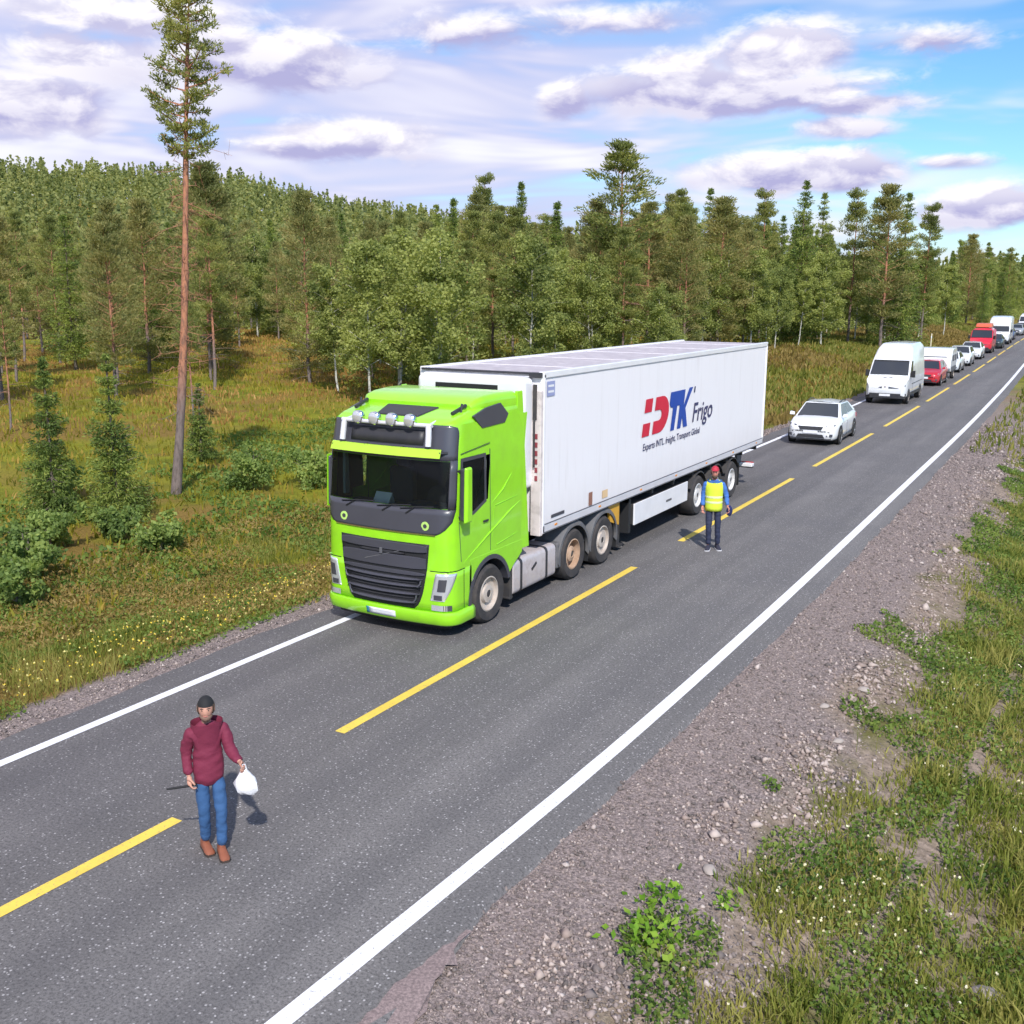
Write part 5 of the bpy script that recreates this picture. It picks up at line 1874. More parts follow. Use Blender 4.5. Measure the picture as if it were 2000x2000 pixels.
def build_trailer():
    root = empty('semi_trailer', (TX, 16.18, 0), 0, 'long white refrigerated semi-trailer with red and blue lettering', 'trailer')
    L, Z0, Z1, W = 13.55, 1.18, 4.04, 1.30
    b = MB().box((0, L / 2, (Z0 + Z1) / 2), (2 * W - .02, L, Z1 - Z0))
    b.build('box_body', TRAILER_WHITE, root, bevel=.03)
    rp = MB().box((0, L / 2, Z1 + .004), (2 * W - .30, L - .25, .012))
    rp.build('roof_panel', ROOF_GREY, root)
    for k in range(5):
        MB().box((0, 1.6 + k * 2.6, Z1 + .012), (2 * W - .34, .05, .008)).build('roof_seam', TRAILER_WHITE, root)
    for sg in (-1, 1):
        MB().box((sg * (W - .045), L / 2, Z1 - .02), (.12, L + .02, .12)).build('top_rail', WHITE, root, bevel=.02)
        br = MB().box((sg * (W - .02), L / 2, Z0 + .075), (.07, L + .02, .15))
        bo = br.build('bottom_rail', paint('rail_white', (.70, .68, .72), .4, .2), root, bevel=.012)
        MB().box((sg * (W + .016), L / 2, Z0 + .165), (.006, L - .1, .018)).box((sg * (W + .016), L / 2, Z0 + .02), (.006, L - .1, .014)).build('rail_groove', FENDER, bo)
        for y in (.03, L - .03):
            MB().box((sg * (W - .03), y, (Z0 + Z1) / 2), (.09, .07, Z1 - Z0 + .01)).build('corner_post', WHITE, root, bevel=.015)
        for y in (.5, 2.4, 4.5, 6.6, 8.7, 10.8, 12.9):
            MB().box((sg * (W + .018), y, Z0 + .09), (.012, .10, .035)).build('marker_lamp', ORANGE, root, bevel=.004)
    # front wall with the cooling unit
    u = MB()
    u.box((0, -.20, 2.99), (2.24, .40, 1.97))
    uo = u.build('cooling_unit', WHITE, root, bevel=.10, seg=4)
    MB().box((-.05, -.405, 3.80), (1.30, .02, .09)).build('unit_slot', BLACK, uo, bevel=.008)
    MB().box((-.05, -.404, 3.0), (1.5, .02, .9)).build('unit_grille', PANEL, uo, bevel=.01)
    MB().box((.0, -.15, 3.985), (2.1, .24, .03)).build('unit_cowl', WHITE, uo, bevel=.015)
    MB().box((0, -.02, 4.045), (2.5, .09, .035)).box((1.16, -.02, 4.02), (.24, .12, .09)).build('front_header', DARK, root, bevel=.012)
    for sg in (-1, 1):
        fp = MB().box((sg * 1.20, -.04, 2.45), (.20, .10, 2.6))
        fp.build('front_post', paint('post_cream', (.70, .62, .60), .6, dirt=.3), root, bevel=.01)
        MB().box((sg * 1.18, -.10, 3.55), (.07, .04, .62)).tube([(sg * 1.18, -.12, 3.3), (sg * 1.18, -.12, 2.4)], .02, 6).build('front_conduit', CHASSIS, root, bevel=.006)
        for k in range(6):
            MB().box((sg * 1.21, -.095, 2.95 - k * .15), (.05, .012, .09)).build('warning_mark', paint('dull_red_print', (.28, .05, .06), .7), root)
    MB().tube([(.3, -.05, 1.4), (.35, -.5, 1.25), (.2, -.7, 1.15)], .025, 6).tube([(.1, -.05, 1.4), (.1, -.55, 1.3), (0, -.75, 1.15)], .025, 6).build('air_line', paint('coil_red', (.35, .03, .03), .5), root)
    # underframe
    uf = MB().box((.5, 7.2, 1.02), (.14, 12.4, .30)).box((-.5, 7.2, 1.02), (.14, 12.4, .30))
    for y in np.linspace(1.5, 13.2, 10):
        uf.box((0, y, 1.10), (2.45, .08, .12))
    uf.build('underframe', CHASSIS, root)
    for sg in (-1, 1):
        # pallet locker with the long white side skirt
        MB().box((sg * 1.25, 5.92, .745), (.04, 3.25, .47)).build('side_skirt', WHITE, root, bevel=.012)
        MB().box((sg * 1.0, 5.92, .74), (.44, 3.20, .43)).build('pallet_box', CHASSIS, root)
        MB().box((sg * 1.273, 6.3, .73), (.006, .34, .05)).build('skirt_badge', FENDER, root)
        MB().box((sg * .98, 3.95, .62), (.14, .14, 1.05)).box((sg * .98, 3.95, .12), (.26, .26, .05)).build('landing_leg', CHASSIS, root, bevel=.01)
        MB().hexa([(sg * 1.18, 3.12, .80), (sg * 1.24, 3.12, .80), (sg * 1.24, 3.55, .66), (sg * 1.18, 3.55, .66), (sg * 1.18, 3.0, 1.16), (sg * 1.24, 3.0, 1.16), (sg * 1.24, 3.55, 1.16), (sg * 1.18, 3.55, 1.16)]).build('wheel_chock', AMBER, root, bevel=.01)
        MB().box((sg * 1.0, 4.12, .75), (.46, .12, .75)).build('spray_guard', BLACK, root)
        for i, y in enumerate((8.35, 9.66, 10.97)):
            wheel('trailer_wheel', root, sg * 1.25, y, .50, .40, sg, paint('white_rim', (.72, .70, .70), .4, .2, dirt=.2), dish=.07)
            fo = MB()
            no = [(y + .60 * math.cos(t), .52 + .60 * math.sin(t)) for t in np.linspace(2.75, .40, 14)]
            fo.grid([[(sg * .80, a, c) for a, c in no], [(sg * 1.26, a, c) for a, c in no], [(sg * 1.27, a, c - .04) for a, c in no]])
            fo.build('fender', CHASSIS, root, smooth=50)
        MB().box((sg * 1.02, 11.62, .55), (.46, .02, .62)).build('mud_flap', BLACK, root)
        MB().box((sg * .95, 13.2, .60), (.45, .06, .14)).build('tail_lamp', REDLAMP, root, bevel=.01)
    MB().box((0, 13.15, .56), (2.4, .10, .12)).box((.8, 12.9, .85), (.08, .4, .55)).box((-.8, 12.9, .85), (.08, .4, .55)).build('rear_bumper', FENDER, root, bevel=.012)
    MB().box((1.0, 13.05, .60), (.42, .22, .10)).build('bumper_end', WHITE, root, bevel=.02)
    # ---- lettering on the side that faces the road centre, drawn on the panel (y along the trailer, z up)
    X = W + .0025
    yo = 16.18

    def shape(name, pts, mat):
        mb = MB().add([(X, y - yo, z) for y, z in pts], [tuple(range(len(pts)))])
        return mb.build(name, mat, root, smooth=None)
    # red emblem: two slanted blocks and a broken D
    sl = .24

    def S(y, z):
        return (y + (z - 2.38) * sl, z)
    shape('red_emblem', [S(20.66, 2.40), S(21.06, 2.40), S(21.06, 2.68), S(20.66, 2.68)], LOGO_RED)
    shape('red_emblem', [S(20.66, 2.91), S(21.06, 2.91), S(21.06, 3.20), S(20.66, 3.20)], LOGO_RED)
    out = [(21.24, 2.40)] + [(21.62 + .48 * math.cos(t), 2.80 + .40 * math.sin(t)) for t in np.linspace(-1.57, 1.57, 14)] + [(21.24, 3.20), (21.24, 2.91)]
    inn = [(21.52 + .15 * math.cos(t), 2.795 + .115 * math.sin(t)) for t in np.linspace(1.57, -1.57, 9)]
    shape('red_emblem', [S(*p) for p in out + inn + [(21.24, 2.68)]], LOGO_RED)
    # blue TK
    T = [(22.10, 2.99), (22.10, 3.24), (23.02, 3.24), (23.02, 2.88), (23.28, 3.26), (23.52, 3.26), (23.16, 2.80), (23.42, 2.36), (23.16, 2.36), (23.00, 2.62),
         (22.98, 2.36), (22.76, 2.36), (22.76, 2.90), (22.60, 2.90), (22.56, 2.36), (22.34, 2.36), (22.34, 2.88), (22.18, 2.90)]
    shape('blue_letters', [S(*p) for p in T][::-1], LOGO_BLUE)
    shape('trademark_tick', [S(23.62, 3.12), S(23.70, 3.12), S(23.70, 3.26), S(23.62, 3.26)], LOGO_NAVY)
    text_mesh('lettering', 'Frigo', .64, LOGO_NAVY, root, (X, 23.72 - yo, 2.42), (0, 1, 0), (0, 0, 1), .22, .008, 1.10)
    text_mesh('tagline', 'Experts INTL. freight, Transport Global', .215, LOGO_NAVY, root, (X, 20.74 - yo, 2.10), (0, 1, 0), (0, 0, 1), .12, .002, 1.03)
    # small plates and stickers
    shape('size_sticker', [(16.30, 3.64), (16.60, 3.64), (16.60, 3.90), (16.30, 3.90)], paint('sticker_blue', (.30, .33, .55), .5))
    for k in range(2):
        shape('sticker_print', [(16.34, 3.70 + k * .1), (16.56, 3.70 + k * .1), (16.56, 3.74 + k * .1), (16.34, 3.74 + k * .1)], WHITE).location.x = .002
    shape('maker_badge', [(16.52, 1.41), (17.05, 1.41), (17.05, 1.47), (16.52, 1.47)], PANEL)
    shape('warning_sticker', [(18.10, 1.36), (18.26, 1.36), (18.26, 1.62), (18.10, 1.62)], paint('sticker_brown', (.28, .13, .09), .6))
    shape('warning_sticker', [(18.72, 1.40), (18.98, 1.40), (18.98, 1.56), (18.72, 1.56)], paint('sticker_yellow', (.72, .50, .28), .6))


build_trailer()

# ------------------------------------------------------------------ cars and vans in the queue (nose at y = 0, facing the camera)
CARWHITE = paint('car_white', (.78, .79, .82), .25, 0, .7)


def quad_on(q, u0, u1, v0, v1, off):
    """inset quad on the (planar) quad q = bl, br, tr, tl"""
    q = [Vector(p) for p in q]

    def P(u, v):
        return q[0].lerp(q[1], u).lerp(q[3].lerp(q[2], u), v)
    n = (q[1] - q[0]).cross(q[3] - q[0]).normalized()
    return [P(u0, v0) + n * off, P(u1, v0) + n * off, P(u1, v1) + n * off, P(u0, v1) + n * off]


def slab(name, pts, mat, parent, th=.006):
    pts = [Vector(p) for p in pts]
    n = (pts[1] - pts[0]).cross(pts[-1] - pts[0]).normalized() * th
    k = len(pts)
    V = [p - n for p in pts] + pts
    F = [tuple(range(k))[::-1], tuple(range(k, 2 * k))] + [(i, (i + 1) % k, k + (i + 1) % k, k + i) for i in range(k)]
    return MB().add(V, F).build(name, mat, parent, smooth=30)


def car(name, label, cat, x, y, L=4.35, W=1.8, H=1.46, col=None, rz=0., estate=False, group=None, wheel_r=.32, front=.90, rear=.85, roofbox=None, rails=False, hood=.98):
    col_ = col or CARWHITE
    root = empty(name, (x, y, 0), rz, label, cat, group)
    w = W / 2
    belt = .93 * H / 1.46
    yA, yB = 1.05 * L / 4.35, 1.85 * L / 4.35            # windscreen foot and head
    yC, yD = (L - .55, L - .12) if estate else (L - 1.0, L - .30)
    # lower body
    st = [(0.0, .60, .34, .60), (.04, .74, .26, .70), (.16, .86, .20, .76), (.40, .95, .18, .83), (.75, .99, .18, .885), (yA, 1.0, .18, belt + .02),
          (2.2, 1.0, .18, belt + .03), (L - 1.2, 1.0, .18, belt + .05), (L - .5, .98, .20, belt + .07), (L - .12, .92, .26, belt + .03), (L, .80, .36, belt - .12)]
    rings = []
    for (yy, wf, zb, zt) in st:
        ww = w * wf
        sh = zb + (zt - zb) * .62
        half = [(ww * .86, zb), (ww * .97, zb + .07), (ww, zb + .22), (ww * 1.0, sh), (ww * .975, zt - .07), (ww * .90, zt - .015), (ww * .55, zt + .018)]
        rings.append([(a, yy, b) for a, b in half] + [(0, yy, zt + .026)] + [(-a, yy, b) for a, b in half[::-1]])
    MB().loft(rings).build('body', col_, root, smooth=50)
    # glasshouse
    wb, wt_ = w * .92, w * .70
    zb, zt = belt - .01, H - .05
    bot = [(-wb, yA, zb), (wb, yA, zb), (wb, yD, zb + .05), (-wb, yD, zb + .05)]
    top = [(-wt_, yB, zt), (wt_, yB, zt), (wt_, yC, zt - .03), (-wt_, yC, zt - .03)]
    gh = MB()
    mids = []
    for t, dz in ((0, 0), (1, 0)):
        pass
    gh.hexa(bot + top)
    gh.build('cabin', col_, root, bevel=.05, seg=3, smooth=40)
    rfm = MB().loft([[(-wt_ * .97, yB + .02, zt - .02), (0, yB - .03, zt + .028), (wt_ * .97, yB + .02, zt - .02)],
                     [(-wt_ * .99, (yB + yC) / 2, zt - .005), (0, (yB + yC) / 2, zt + .05), (wt_ * .99, (yB + yC) / 2, zt - .005)],
                     [(-wt_ * .97, yC - .02, zt - .045), (0, yC + .02, zt + .01), (wt_ * .97, yC - .02, zt - .045)]], caps=False, closed=False)
    rfm.build('roof', col_, root, smooth=60)
    fq = [bot[0], bot[1], top[1], top[0]]
    slab('windscreen', quad_on(fq, .045, .955, .05, .93, .006), CARGLASS, root)
    slab('rear_window', quad_on([bot[2], bot[3], top[3], top[2]], .07, .93, .25, .90, .006), CARGLASS, root)
    for sg in (1, -1):
        sq = [bot[1], bot[2], top[2], top[1]] if sg > 0 else [bot[3], bot[0], top[0], top[3]]
        cut = (.10, .47, .50, .86)
        if sg < 0:
            cut = tuple(1 - c for c in cut)[::-1]
        slab('side_window', quad_on(sq, cut[0], cut[1], .10, .90, .006), CARGLASS, root)
        slab('side_window', quad_on(sq, cut[2], cut[3], .12, .90, .006), CARGLASS, root)
        # lamps, mirrors, wheels
        hl = [(sg * w * .50, .030, .625), (sg * w * .80, .10, .635), (sg * w * .93, .33, .77), (sg * w * .60, .070, .74)]
        slab('headlight', hl if sg > 0 else hl[::-1], LAMPDARK if col is None else LAMP, root, .03)
        fl = [(sg * w * .62, .010, .34), (sg * w * .86, .085, .34), (sg * w * .86, .085, .44), (sg * w * .62, .010, .44)]
        slab('fog_lamp', fl if sg > 0 else fl[::-1], PANEL, root, .02)
        m = MB().hexa([(sg * (w - .02), yA + .18, belt + .02), (sg * (w + .16), yA + .16, belt + .03), (sg * (w + .15), yA + .27, belt + .03), (sg * (w - .02), yA + .28, belt + .02),
                       (sg * (w - .02), yA + .20, belt + .13), (sg * (w + .14), yA + .18, belt + .16), (sg * (w + .13), yA + .27, belt + .16), (sg * (w - .02), yA + .28, belt + .13)])
        m.build('mirror', col_, root, bevel=.02)
        for yy in (front, L - rear):
            ar = MB().lathe([(wheel_r + .055, 0), (wheel_r + .05, sg * .02), (wheel_r * .5, sg * .021)], (sg * (w - .012), yy, wheel_r + .01), 'x', 24)
            ar.build('wheel_arch', BLACK, root, smooth=40)
            wheel('wheel', root, sg * (w + .012), yy, wheel_r, .21, sg, paint_alloy(), rr=.70, dish=.03, bolts=False, n=24)
        tl = [(sg * w * .95, L - .30, .72), (sg * w * .80, L - .02, .70), (sg * w * .80, L - .06, .86), (sg * w * .93, L - .28, .88)]
        slab('tail_light', tl if sg < 0 else tl[::-1], REDLAMP, root, .02)
        MB().box((sg * (w + .002), 2.05 * L / 4.35, .50), (.008, .012, .56)).box((sg * (w + .002), 1.12 * L / 4.35, .52), (.008, .012, .5)).build('door_seam', PANEL, root)
        MB().box((sg * (w + .004), 1.95 * L / 4.35, .72), (.02, .16, .025)).build('door_handle', col_, root)
        MB().box((sg * (w - .01), L / 2, .22), (.02, L - 2.2, .09)).build('sill', PANEL, root)
        if rails:
            MB().tube([(sg * wt_ * .93, yB + .15, zt + .02), (sg * wt_ * .95, (yB + yC) / 2, zt + .07), (sg * wt_ * .93, yC - .15, zt)], .018, 6).build('roof_rail', DARK, root)
    slab('grille', [(-w * .42, -.012, .575), (w * .42, -.012, .575), (w * .50, .016, .705), (-w * .50, .016, .705)], DARK, root, .02)
    slab('air_intake', [(-w * .56, -.012, .29), (w * .56, -.012, .29), (w * .48, -.016, .42), (-w * .48, -.016, .42)], DARK, root, .03)
    slab('number_plate', [(-.26, -.024, .455), (.26, -.024, .455), (.26, -.022, .565), (-.26, -.022, .565)], PLATE, root, .008)
    MB().box((0, .15, .24), (W * .80, .25, .05)).build('front_lip', DARK, root, bevel=.01)
    if roofbox:
        rb = MB().loft([[(-.38, yB + .05, H + .10), (.38, yB + .05, H + .10), (.38, yB + .05, H + .14), (-.38, yB + .05, H + .14)],
                        [(-.46, yB + .5, H + .06), (.46, yB + .5, H + .06), (.44, yB + .5, H + .40), (-.44, yB + .5, H + .40)],
                        [(-.46, yC + .1, H + .06), (.46, yC + .1, H + .06), (.44, yC + .1, H + .42), (-.44, yC + .1, H + .42)],
                        [(-.40, yC + .3, H + .10), (.40, yC + .3, H + .10), (.36, yC + .3, H + .32), (-.36, yC + .3, H + .32)]])
        rb.build('roof_box', roofbox, root, bevel=.04, seg=3)
    return root


_alloy = []


def paint_alloy():
    if not _alloy:
        _alloy.append(paint('alloy_wheel', (.46, .46, .48), .3, .5))
    return _alloy[0]


def van(name, label, cat, x, y, L=6.0, W=1.98, H=2.95, rz=0., nose=.85, col=None, group=None, windows=True, alcove=False):
    CW = col or CARWHITE
    """panel van or camper with a sloping bonnet and a high roof"""
    root = empty(name, (x, y, 0), rz, label, cat, group)
    w = W / 2
    hh = H
    # y, z of roof line, width at top
    top = [(0.0, .92), (.04, 1.02), (.18, 1.13), (.45, 1.24), (nose, 1.38), (nose + .28, 1.72), (nose + .62, 2.14), (nose + .80, 2.30), (nose + 1.25, hh - .18),
           (nose + 1.65, hh - .03), (nose + 2.4, hh), (L - .3, hh - .02), (L, hh - .12)]
    if alcove:
        top = [(0.0, .92), (.04, 1.02), (.18, 1.13), (.45, 1.22), (nose - .1, 1.34), (nose + .2, 1.80), (nose + .22, 2.05), (nose + .26, hh - .5), (nose + .5, hh - .15), (nose + 1.2, hh), (L - .3, hh), (L, hh - .2)]
    rings = []
    for (yy, zt) in top:
        f = min(1., .80 + yy * .75) if yy < .27 else 1.
        zb = .34 + max(0, .12 - yy)
        wb = w * f
        def wd(z):
            return wb * float(np.interp(z, [0, 1.25, 2.1, hh - .25, hh], [1, 1, .955, .86, .78] if not alcove else [1, 1, 1, .98, .93]))
        zz = [zb, zb + .10, min(.8, zt - .12), min(1.25, zt - .08), zt - .05 - .25 * max(0, zt - 1.6) * .4, zt - .02]
        half = [(wb * .93, zz[0]), (wb, zz[1]), (wd(zz[2]), zz[2]), (wd(zz[3]), zz[3]), (wd(zz[4]), zz[4]), (wd(zz[5]) * .88, zz[5])]
        rings.append([(a, yy, b) for a, b in half] + [(0, yy, zt + .01)] + [(-a, yy, b) for a, b in half[::-1]])
    MB().loft(rings).build('body', CW, root, smooth=42)
    w1, w2 = w * .93, w * .86
    y1, z1, y2, z2 = nose + .03, 1.44, nose + .60, 2.13
    if alcove:
        y1, z1, y2, z2 = nose - .07, 1.40, nose + .17, 1.98
    q = [(-w1, y1 - .015, z1), (w1, y1 - .015, z1), (w2, y2 - .015, z2), (-w2, y2 - .015, z2)]
    slab('windscreen', q, CARGLASS, root, .01)
    slab('screen_band', quad_on(q, .0, 1., .90, 1., .004), BLACK, root, .004)
    for sg in (1, -1):
        x0 = w * .995
        pts = [(sg * (x0 + .004), nose + .30, 1.38), (sg * (x0 + .004), nose + 1.05, 1.36), (sg * (x0 - .012), nose + 1.12, 1.7), (sg * (w * .955 + .008), nose + 1.12, 2.10), (sg * (w * .955 + .008), nose + .82, 2.10), (sg * (x0 - .008), nose + .50, 1.66)]
        slab('side_window', pts if sg > 0 else pts[::-1], CARGLASS, root, .012)
        if windows:
            p2 = [(sg * (x0 - .005), nose + 2.3, 1.45), (sg * (x0 - .005), nose + 3.3, 1.45), (sg * (w * .955 + .014), nose + 3.3, 2.0), (sg * (w * .955 + .014), nose + 2.3, 2.0)]
            slab('camper_window', p2 if sg > 0 else p2[::-1], CARGLASS, root, .012)
        hl = [(sg * w * .16, -.012, .80), (sg * w * .66, -.004, .80), (sg * w * .95, .17, .92), (sg * w * .94, .17, 1.0), (sg * w * .62, .015, .91), (sg * w * .16, .0, .90)]
        slab('headlight', hl if sg > 0 else hl[::-1], PANEL, root, .03)
        m = MB().hexa([(sg * (w - .02), nose + .30, 1.32), (sg * (w + .22), nose + .26, 1.30), (sg * (w + .22), nose + .38, 1.30), (sg * (w - .02), nose + .40, 1.32),
                       (sg * (w + .02), nose + .32, 1.62), (sg * (w + .22), nose + .28, 1.66), (sg * (w + .22), nose + .38, 1.66), (sg * (w + .02), nose + .40, 1.62)])
        m.build('mirror', BLACK, root, bevel=.03)
        for yy in (.95, L - 1.30):
            ar = MB().lathe([(.41, 0), (.40, sg * .02), (.2, sg * .021)], (sg * (w - .014), yy, .36), 'x', 24)
            ar.build('wheel_arch', BLACK, root, smooth=40)
            wheel('wheel', root, sg * (w + .012), yy, .35, .24, sg, RIM, rr=.62, dish=.05, bolts=False, n=24)
        MB().box((sg * (w + .002), L / 2 + .1, .46), (.03, L - 2.9, .16)).box((sg * (w + .004), L / 2 + .6, .95), (.014, L - 2.4, .03)).build('side_trim', DARK, root)
        MB().box((sg * (w + .002), nose + 1.22, 1.15), (.008, .014, 1.4)).build('door_seam', PANEL, root)
    MB().loft([[(-w * .72, -.02, .30), (w * .72, -.02, .30), (w * .74, -.03, .56), (-w * .74, -.03, .56)], [(-w * .985, .26, .28), (w * .985, .26, .28), (w * 1.005, .26, .56), (-w * 1.005, .26, .56)]]).build('bumper', DARK, root, bevel=.03)
    slab('number_plate', [(-.26, -.045, .42), (.26, -.045, .42), (.26, -.045, .53), (-.26, -.045, .53)], PLATE, root, .01)
    MB().box((0, .0, .90), (.10, .05, .10)).build('badge', SILVER, root, bevel=.02)
    slab('bonnet_print', [(-.22, .56, 1.289), (.22, .56, 1.289), (.22, .66, 1.319), (-.22, .66, 1.319)], FENDER, root, .004)
    return root


def caravan(x, y, rz):
    root = empty('caravan', (x, y, 0), rz, 'white touring caravan hitched behind the first red car', 'caravan')
    L, w, H = 3.3, 1.0, 2.0
    prof = [(.0, .75), (.02, 1.2), (.22, 1.55), (.60, 1.88), (1.0, H), (L - .5, H), (L - .1, 1.8), (L, 1.4), (L - .05, .55), (.5, .5), (.15, .55)]
    MB().prism(prof, 'x', -w, w).build('body', CARWHITE, root, bevel=.06, seg=3)
    for sg in (1, -1):
        MB().box((sg * (w + .004), L / 2, .70), (.012, L - .6, .30)).build('lower_panel', FENDER, root)
        for yy in (.9, 2.1):
            MB().box((sg * (w + .005), yy + .3, 1.38), (.014, .8, .4)).build('window', CARGLASS, root, bevel=.03)
        wheel('wheel', root, sg * (w + .01), 1.9, .32, .20, sg, RIM, rr=.62, bolts=False, n=20)
    slab('front_window', [(-.7, .045, 1.20), (.7, .045, 1.20), (.7, .185, 1.5), (-.7, .185, 1.5)], CARGLASS, root, .02)
    MB().tube([(-.5, .3, .50), (0, -.85, .45)], .05, 6).tube([(.5, .3, .50), (0, -.85, .45)], .05, 6).box((0, -.2, .72), (.8, .5, .4)).build('drawbar', FENDER, root)
    MB().tube([(0, -.6, .75), (0, -.6, .12)], .03, 6).build('jockey_wheel', CHASSIS, root)
    return root


def lift(o):
    """stand a vehicle on the gently rising road"""
    o.location.z = float(road_z(o.location.y + 2))
    return o


def queue():
    g = 'vehicles queueing behind the truck'
    rz = lambda y: math.atan(float(bend(y + 3) - bend(y + 1)) / -2.0)
    lane = lambda y: -9.72 + float(bend(y + 2))
    car('hatchback_car', 'white hatchback first in the queue right behind the trailer', 'car', -9.32, 38.3, 4.36, 1.82, 1.47, None, .03, group=g, rails=True)
    van('camper_van', 'tall white high-roof camper van with black bumper', 'van', lane(55.0) + .05, 54.9, rz=rz(55), group=g, windows=False)
    car('estate_car', 'dark red car between camper van and caravan', 'car', lane(67.3) + .2, 67.2, 4.4, 1.8, 1.5, REDP, rz(67), True, g)
    o = caravan(lane(72.6) + .1, 72.6, rz(72.6))
    o['group'] = g
    cs = [(79.6, False, 1.46, 'white car right behind the caravan', True), (87.5, True, 1.50, 'second white car behind the caravan', False),
          (97.2, False, 1.46, 'third white car behind the caravan, ahead of the red car with roof box', False)]
    for (yy, est, h, lab, rl) in cs:
        car('white_car', lab, 'car', lane(yy), yy, 4.4, 1.8, h, CARWHITE, rz(yy), est, g, rails=rl)
    rv = van('red_van', 'bright red van carrying an orange-red roof box', 'van', lane(108.5) - .05, 108.0, 5.0, 1.95, 2.3, rz(108), .75,
             paint('bright_red', (.62, .025, .05), .3, 0, .5), g, False)
    MB().loft([[(-.70, 1.9, 2.36), (.70, 1.9, 2.36), (.66, 2.0, 2.70), (-.66, 2.0, 2.70)], [(-.70, 4.4, 2.36), (.70, 4.4, 2.36), (.66, 4.3, 2.72), (-.66, 4.3, 2.72)]]).build(
        'roof_box', paint('roof_box_red', (.66, .13, .06), .4, 0, .3), rv, bevel=.06, seg=3)
    car('dark_car', 'dark car between the red car and the white motorhome', 'car', lane(118.5) + .3, 118.0, 4.4, 1.8, 1.46, paint('dark_green_grey', (.03, .04, .04), .3, 0, .6), rz(118), False, g)
    van('motorhome', 'white motorhome far back in the queue at the right edge', 'motorhome', lane(129) + .1, 128.6, 6.4, 2.15, 3.05, rz(129), group=g, alcove=True)
    car('blue_car', 'dark blue car behind the far motorhome at the right edge', 'car', lane(141), 141, 4.4, 1.8, 1.5, paint('dark_blue', (.03, .04, .14), .3, 0, .6), rz(140), True, g)
    car('silver_car', 'silver car near the far end of the queue by the right edge', 'car', lane(158), 158, 4.4, 1.8, 1.5, paint('silver_paint', (.45, .46, .48), .3, .3, .5), rz(158), True, g)
    car('grey_car', 'grey car last but one in the visible queue', 'car', lane(167), 167, 4.4, 1.8, 1.46, paint('grey_paint', (.2, .2, .22), .3, .3, .5), rz(167), False, g)
    van('white_van', 'white van at the very end of the visible queue', 'van', lane(176), 176, 5.6, 2.0, 2.6, rz(150), group=g, windows=False)


queue()
for _o in [o for o in scene.objects if o.get('group') == 'vehicles queueing behind the truck']:
    lift(_o)


# snow pole on the left verge
def snow_poles():
    x, y = -12.9 + float(bend(97)), 97.
    z = gz(x, y)
    root = empty('snow_pole', (x, y, z), 0, 'thin pale snow pole on the left verge beside the white cars', 'pole')
    MB().tube([(0, 0, -.2), (0, 0, 2.3)], .045, 8).build('shaft', paint('pale_pole', (.70, .62, .45), .6), root, smooth=60)
    MB().tube([(0, 0, 1.9), (0, 0, 2.1)], .05, 8).build('reflector_band', PLATE, root, smooth=60)


snow_poles()

# ------------------------------------------------------------------ the two people on the road
SKIN = paint('skin', (.50, .26, .19), .55)
SKIN2 = paint('sunburnt_skin', (.52, .22, .17), .55)


def skin_body(name, pts, edges, rad, mat, parent, root=0, sub=2, wrinkle=0.):
    """one continuous surface grown round a skeleton"""
    me = bpy.data.meshes.new(name)
    me.from_pydata([tuple(p) for p in pts], edges, [])
    o = bpy.data.objects.new(name, me)
    col.objects.link(o)
    sk = o.modifiers.new('skin', 'SKIN')
    sk.use_smooth_shade = True
    sk.branch_smoothing = .6
    for i, d in enumerate(me.skin_vertices[0].data):
        r = rad[i]
        d.radius = r if isinstance(r, (tuple, list)) else (r, r)
        d.use_root = (i == root)
    ss = o.modifiers.new('sub', 'SUBSURF')
    ss.levels = ss.render_levels = sub
    bpy.context.view_layer.update()
    dg = bpy.context.evaluated_depsgraph_get()
    new = bpy.data.meshes.new_from_object(o.evaluated_get(dg))
    bpy.data.objects.remove(o)
    new.name = name
    new.materials.clear()
    new.materials.append(mat)
    new.shade_smooth()
    if wrinkle:
        from mathutils import noise as mnoise
        nr = [v.normal.copy() for v in new.vertices]
        for v, n_ in zip(new.vertices, nr):
            p = v.co
            q = Vector((p.x * 9, p.y * 9, p.z * 15))
            f = mnoise.noise(q) + .5 * mnoise.noise(q * 2.3 + Vector((7, 3, 1)))
            v.co = p + n_ * (f * wrinkle)
    return obj(name, new, parent)


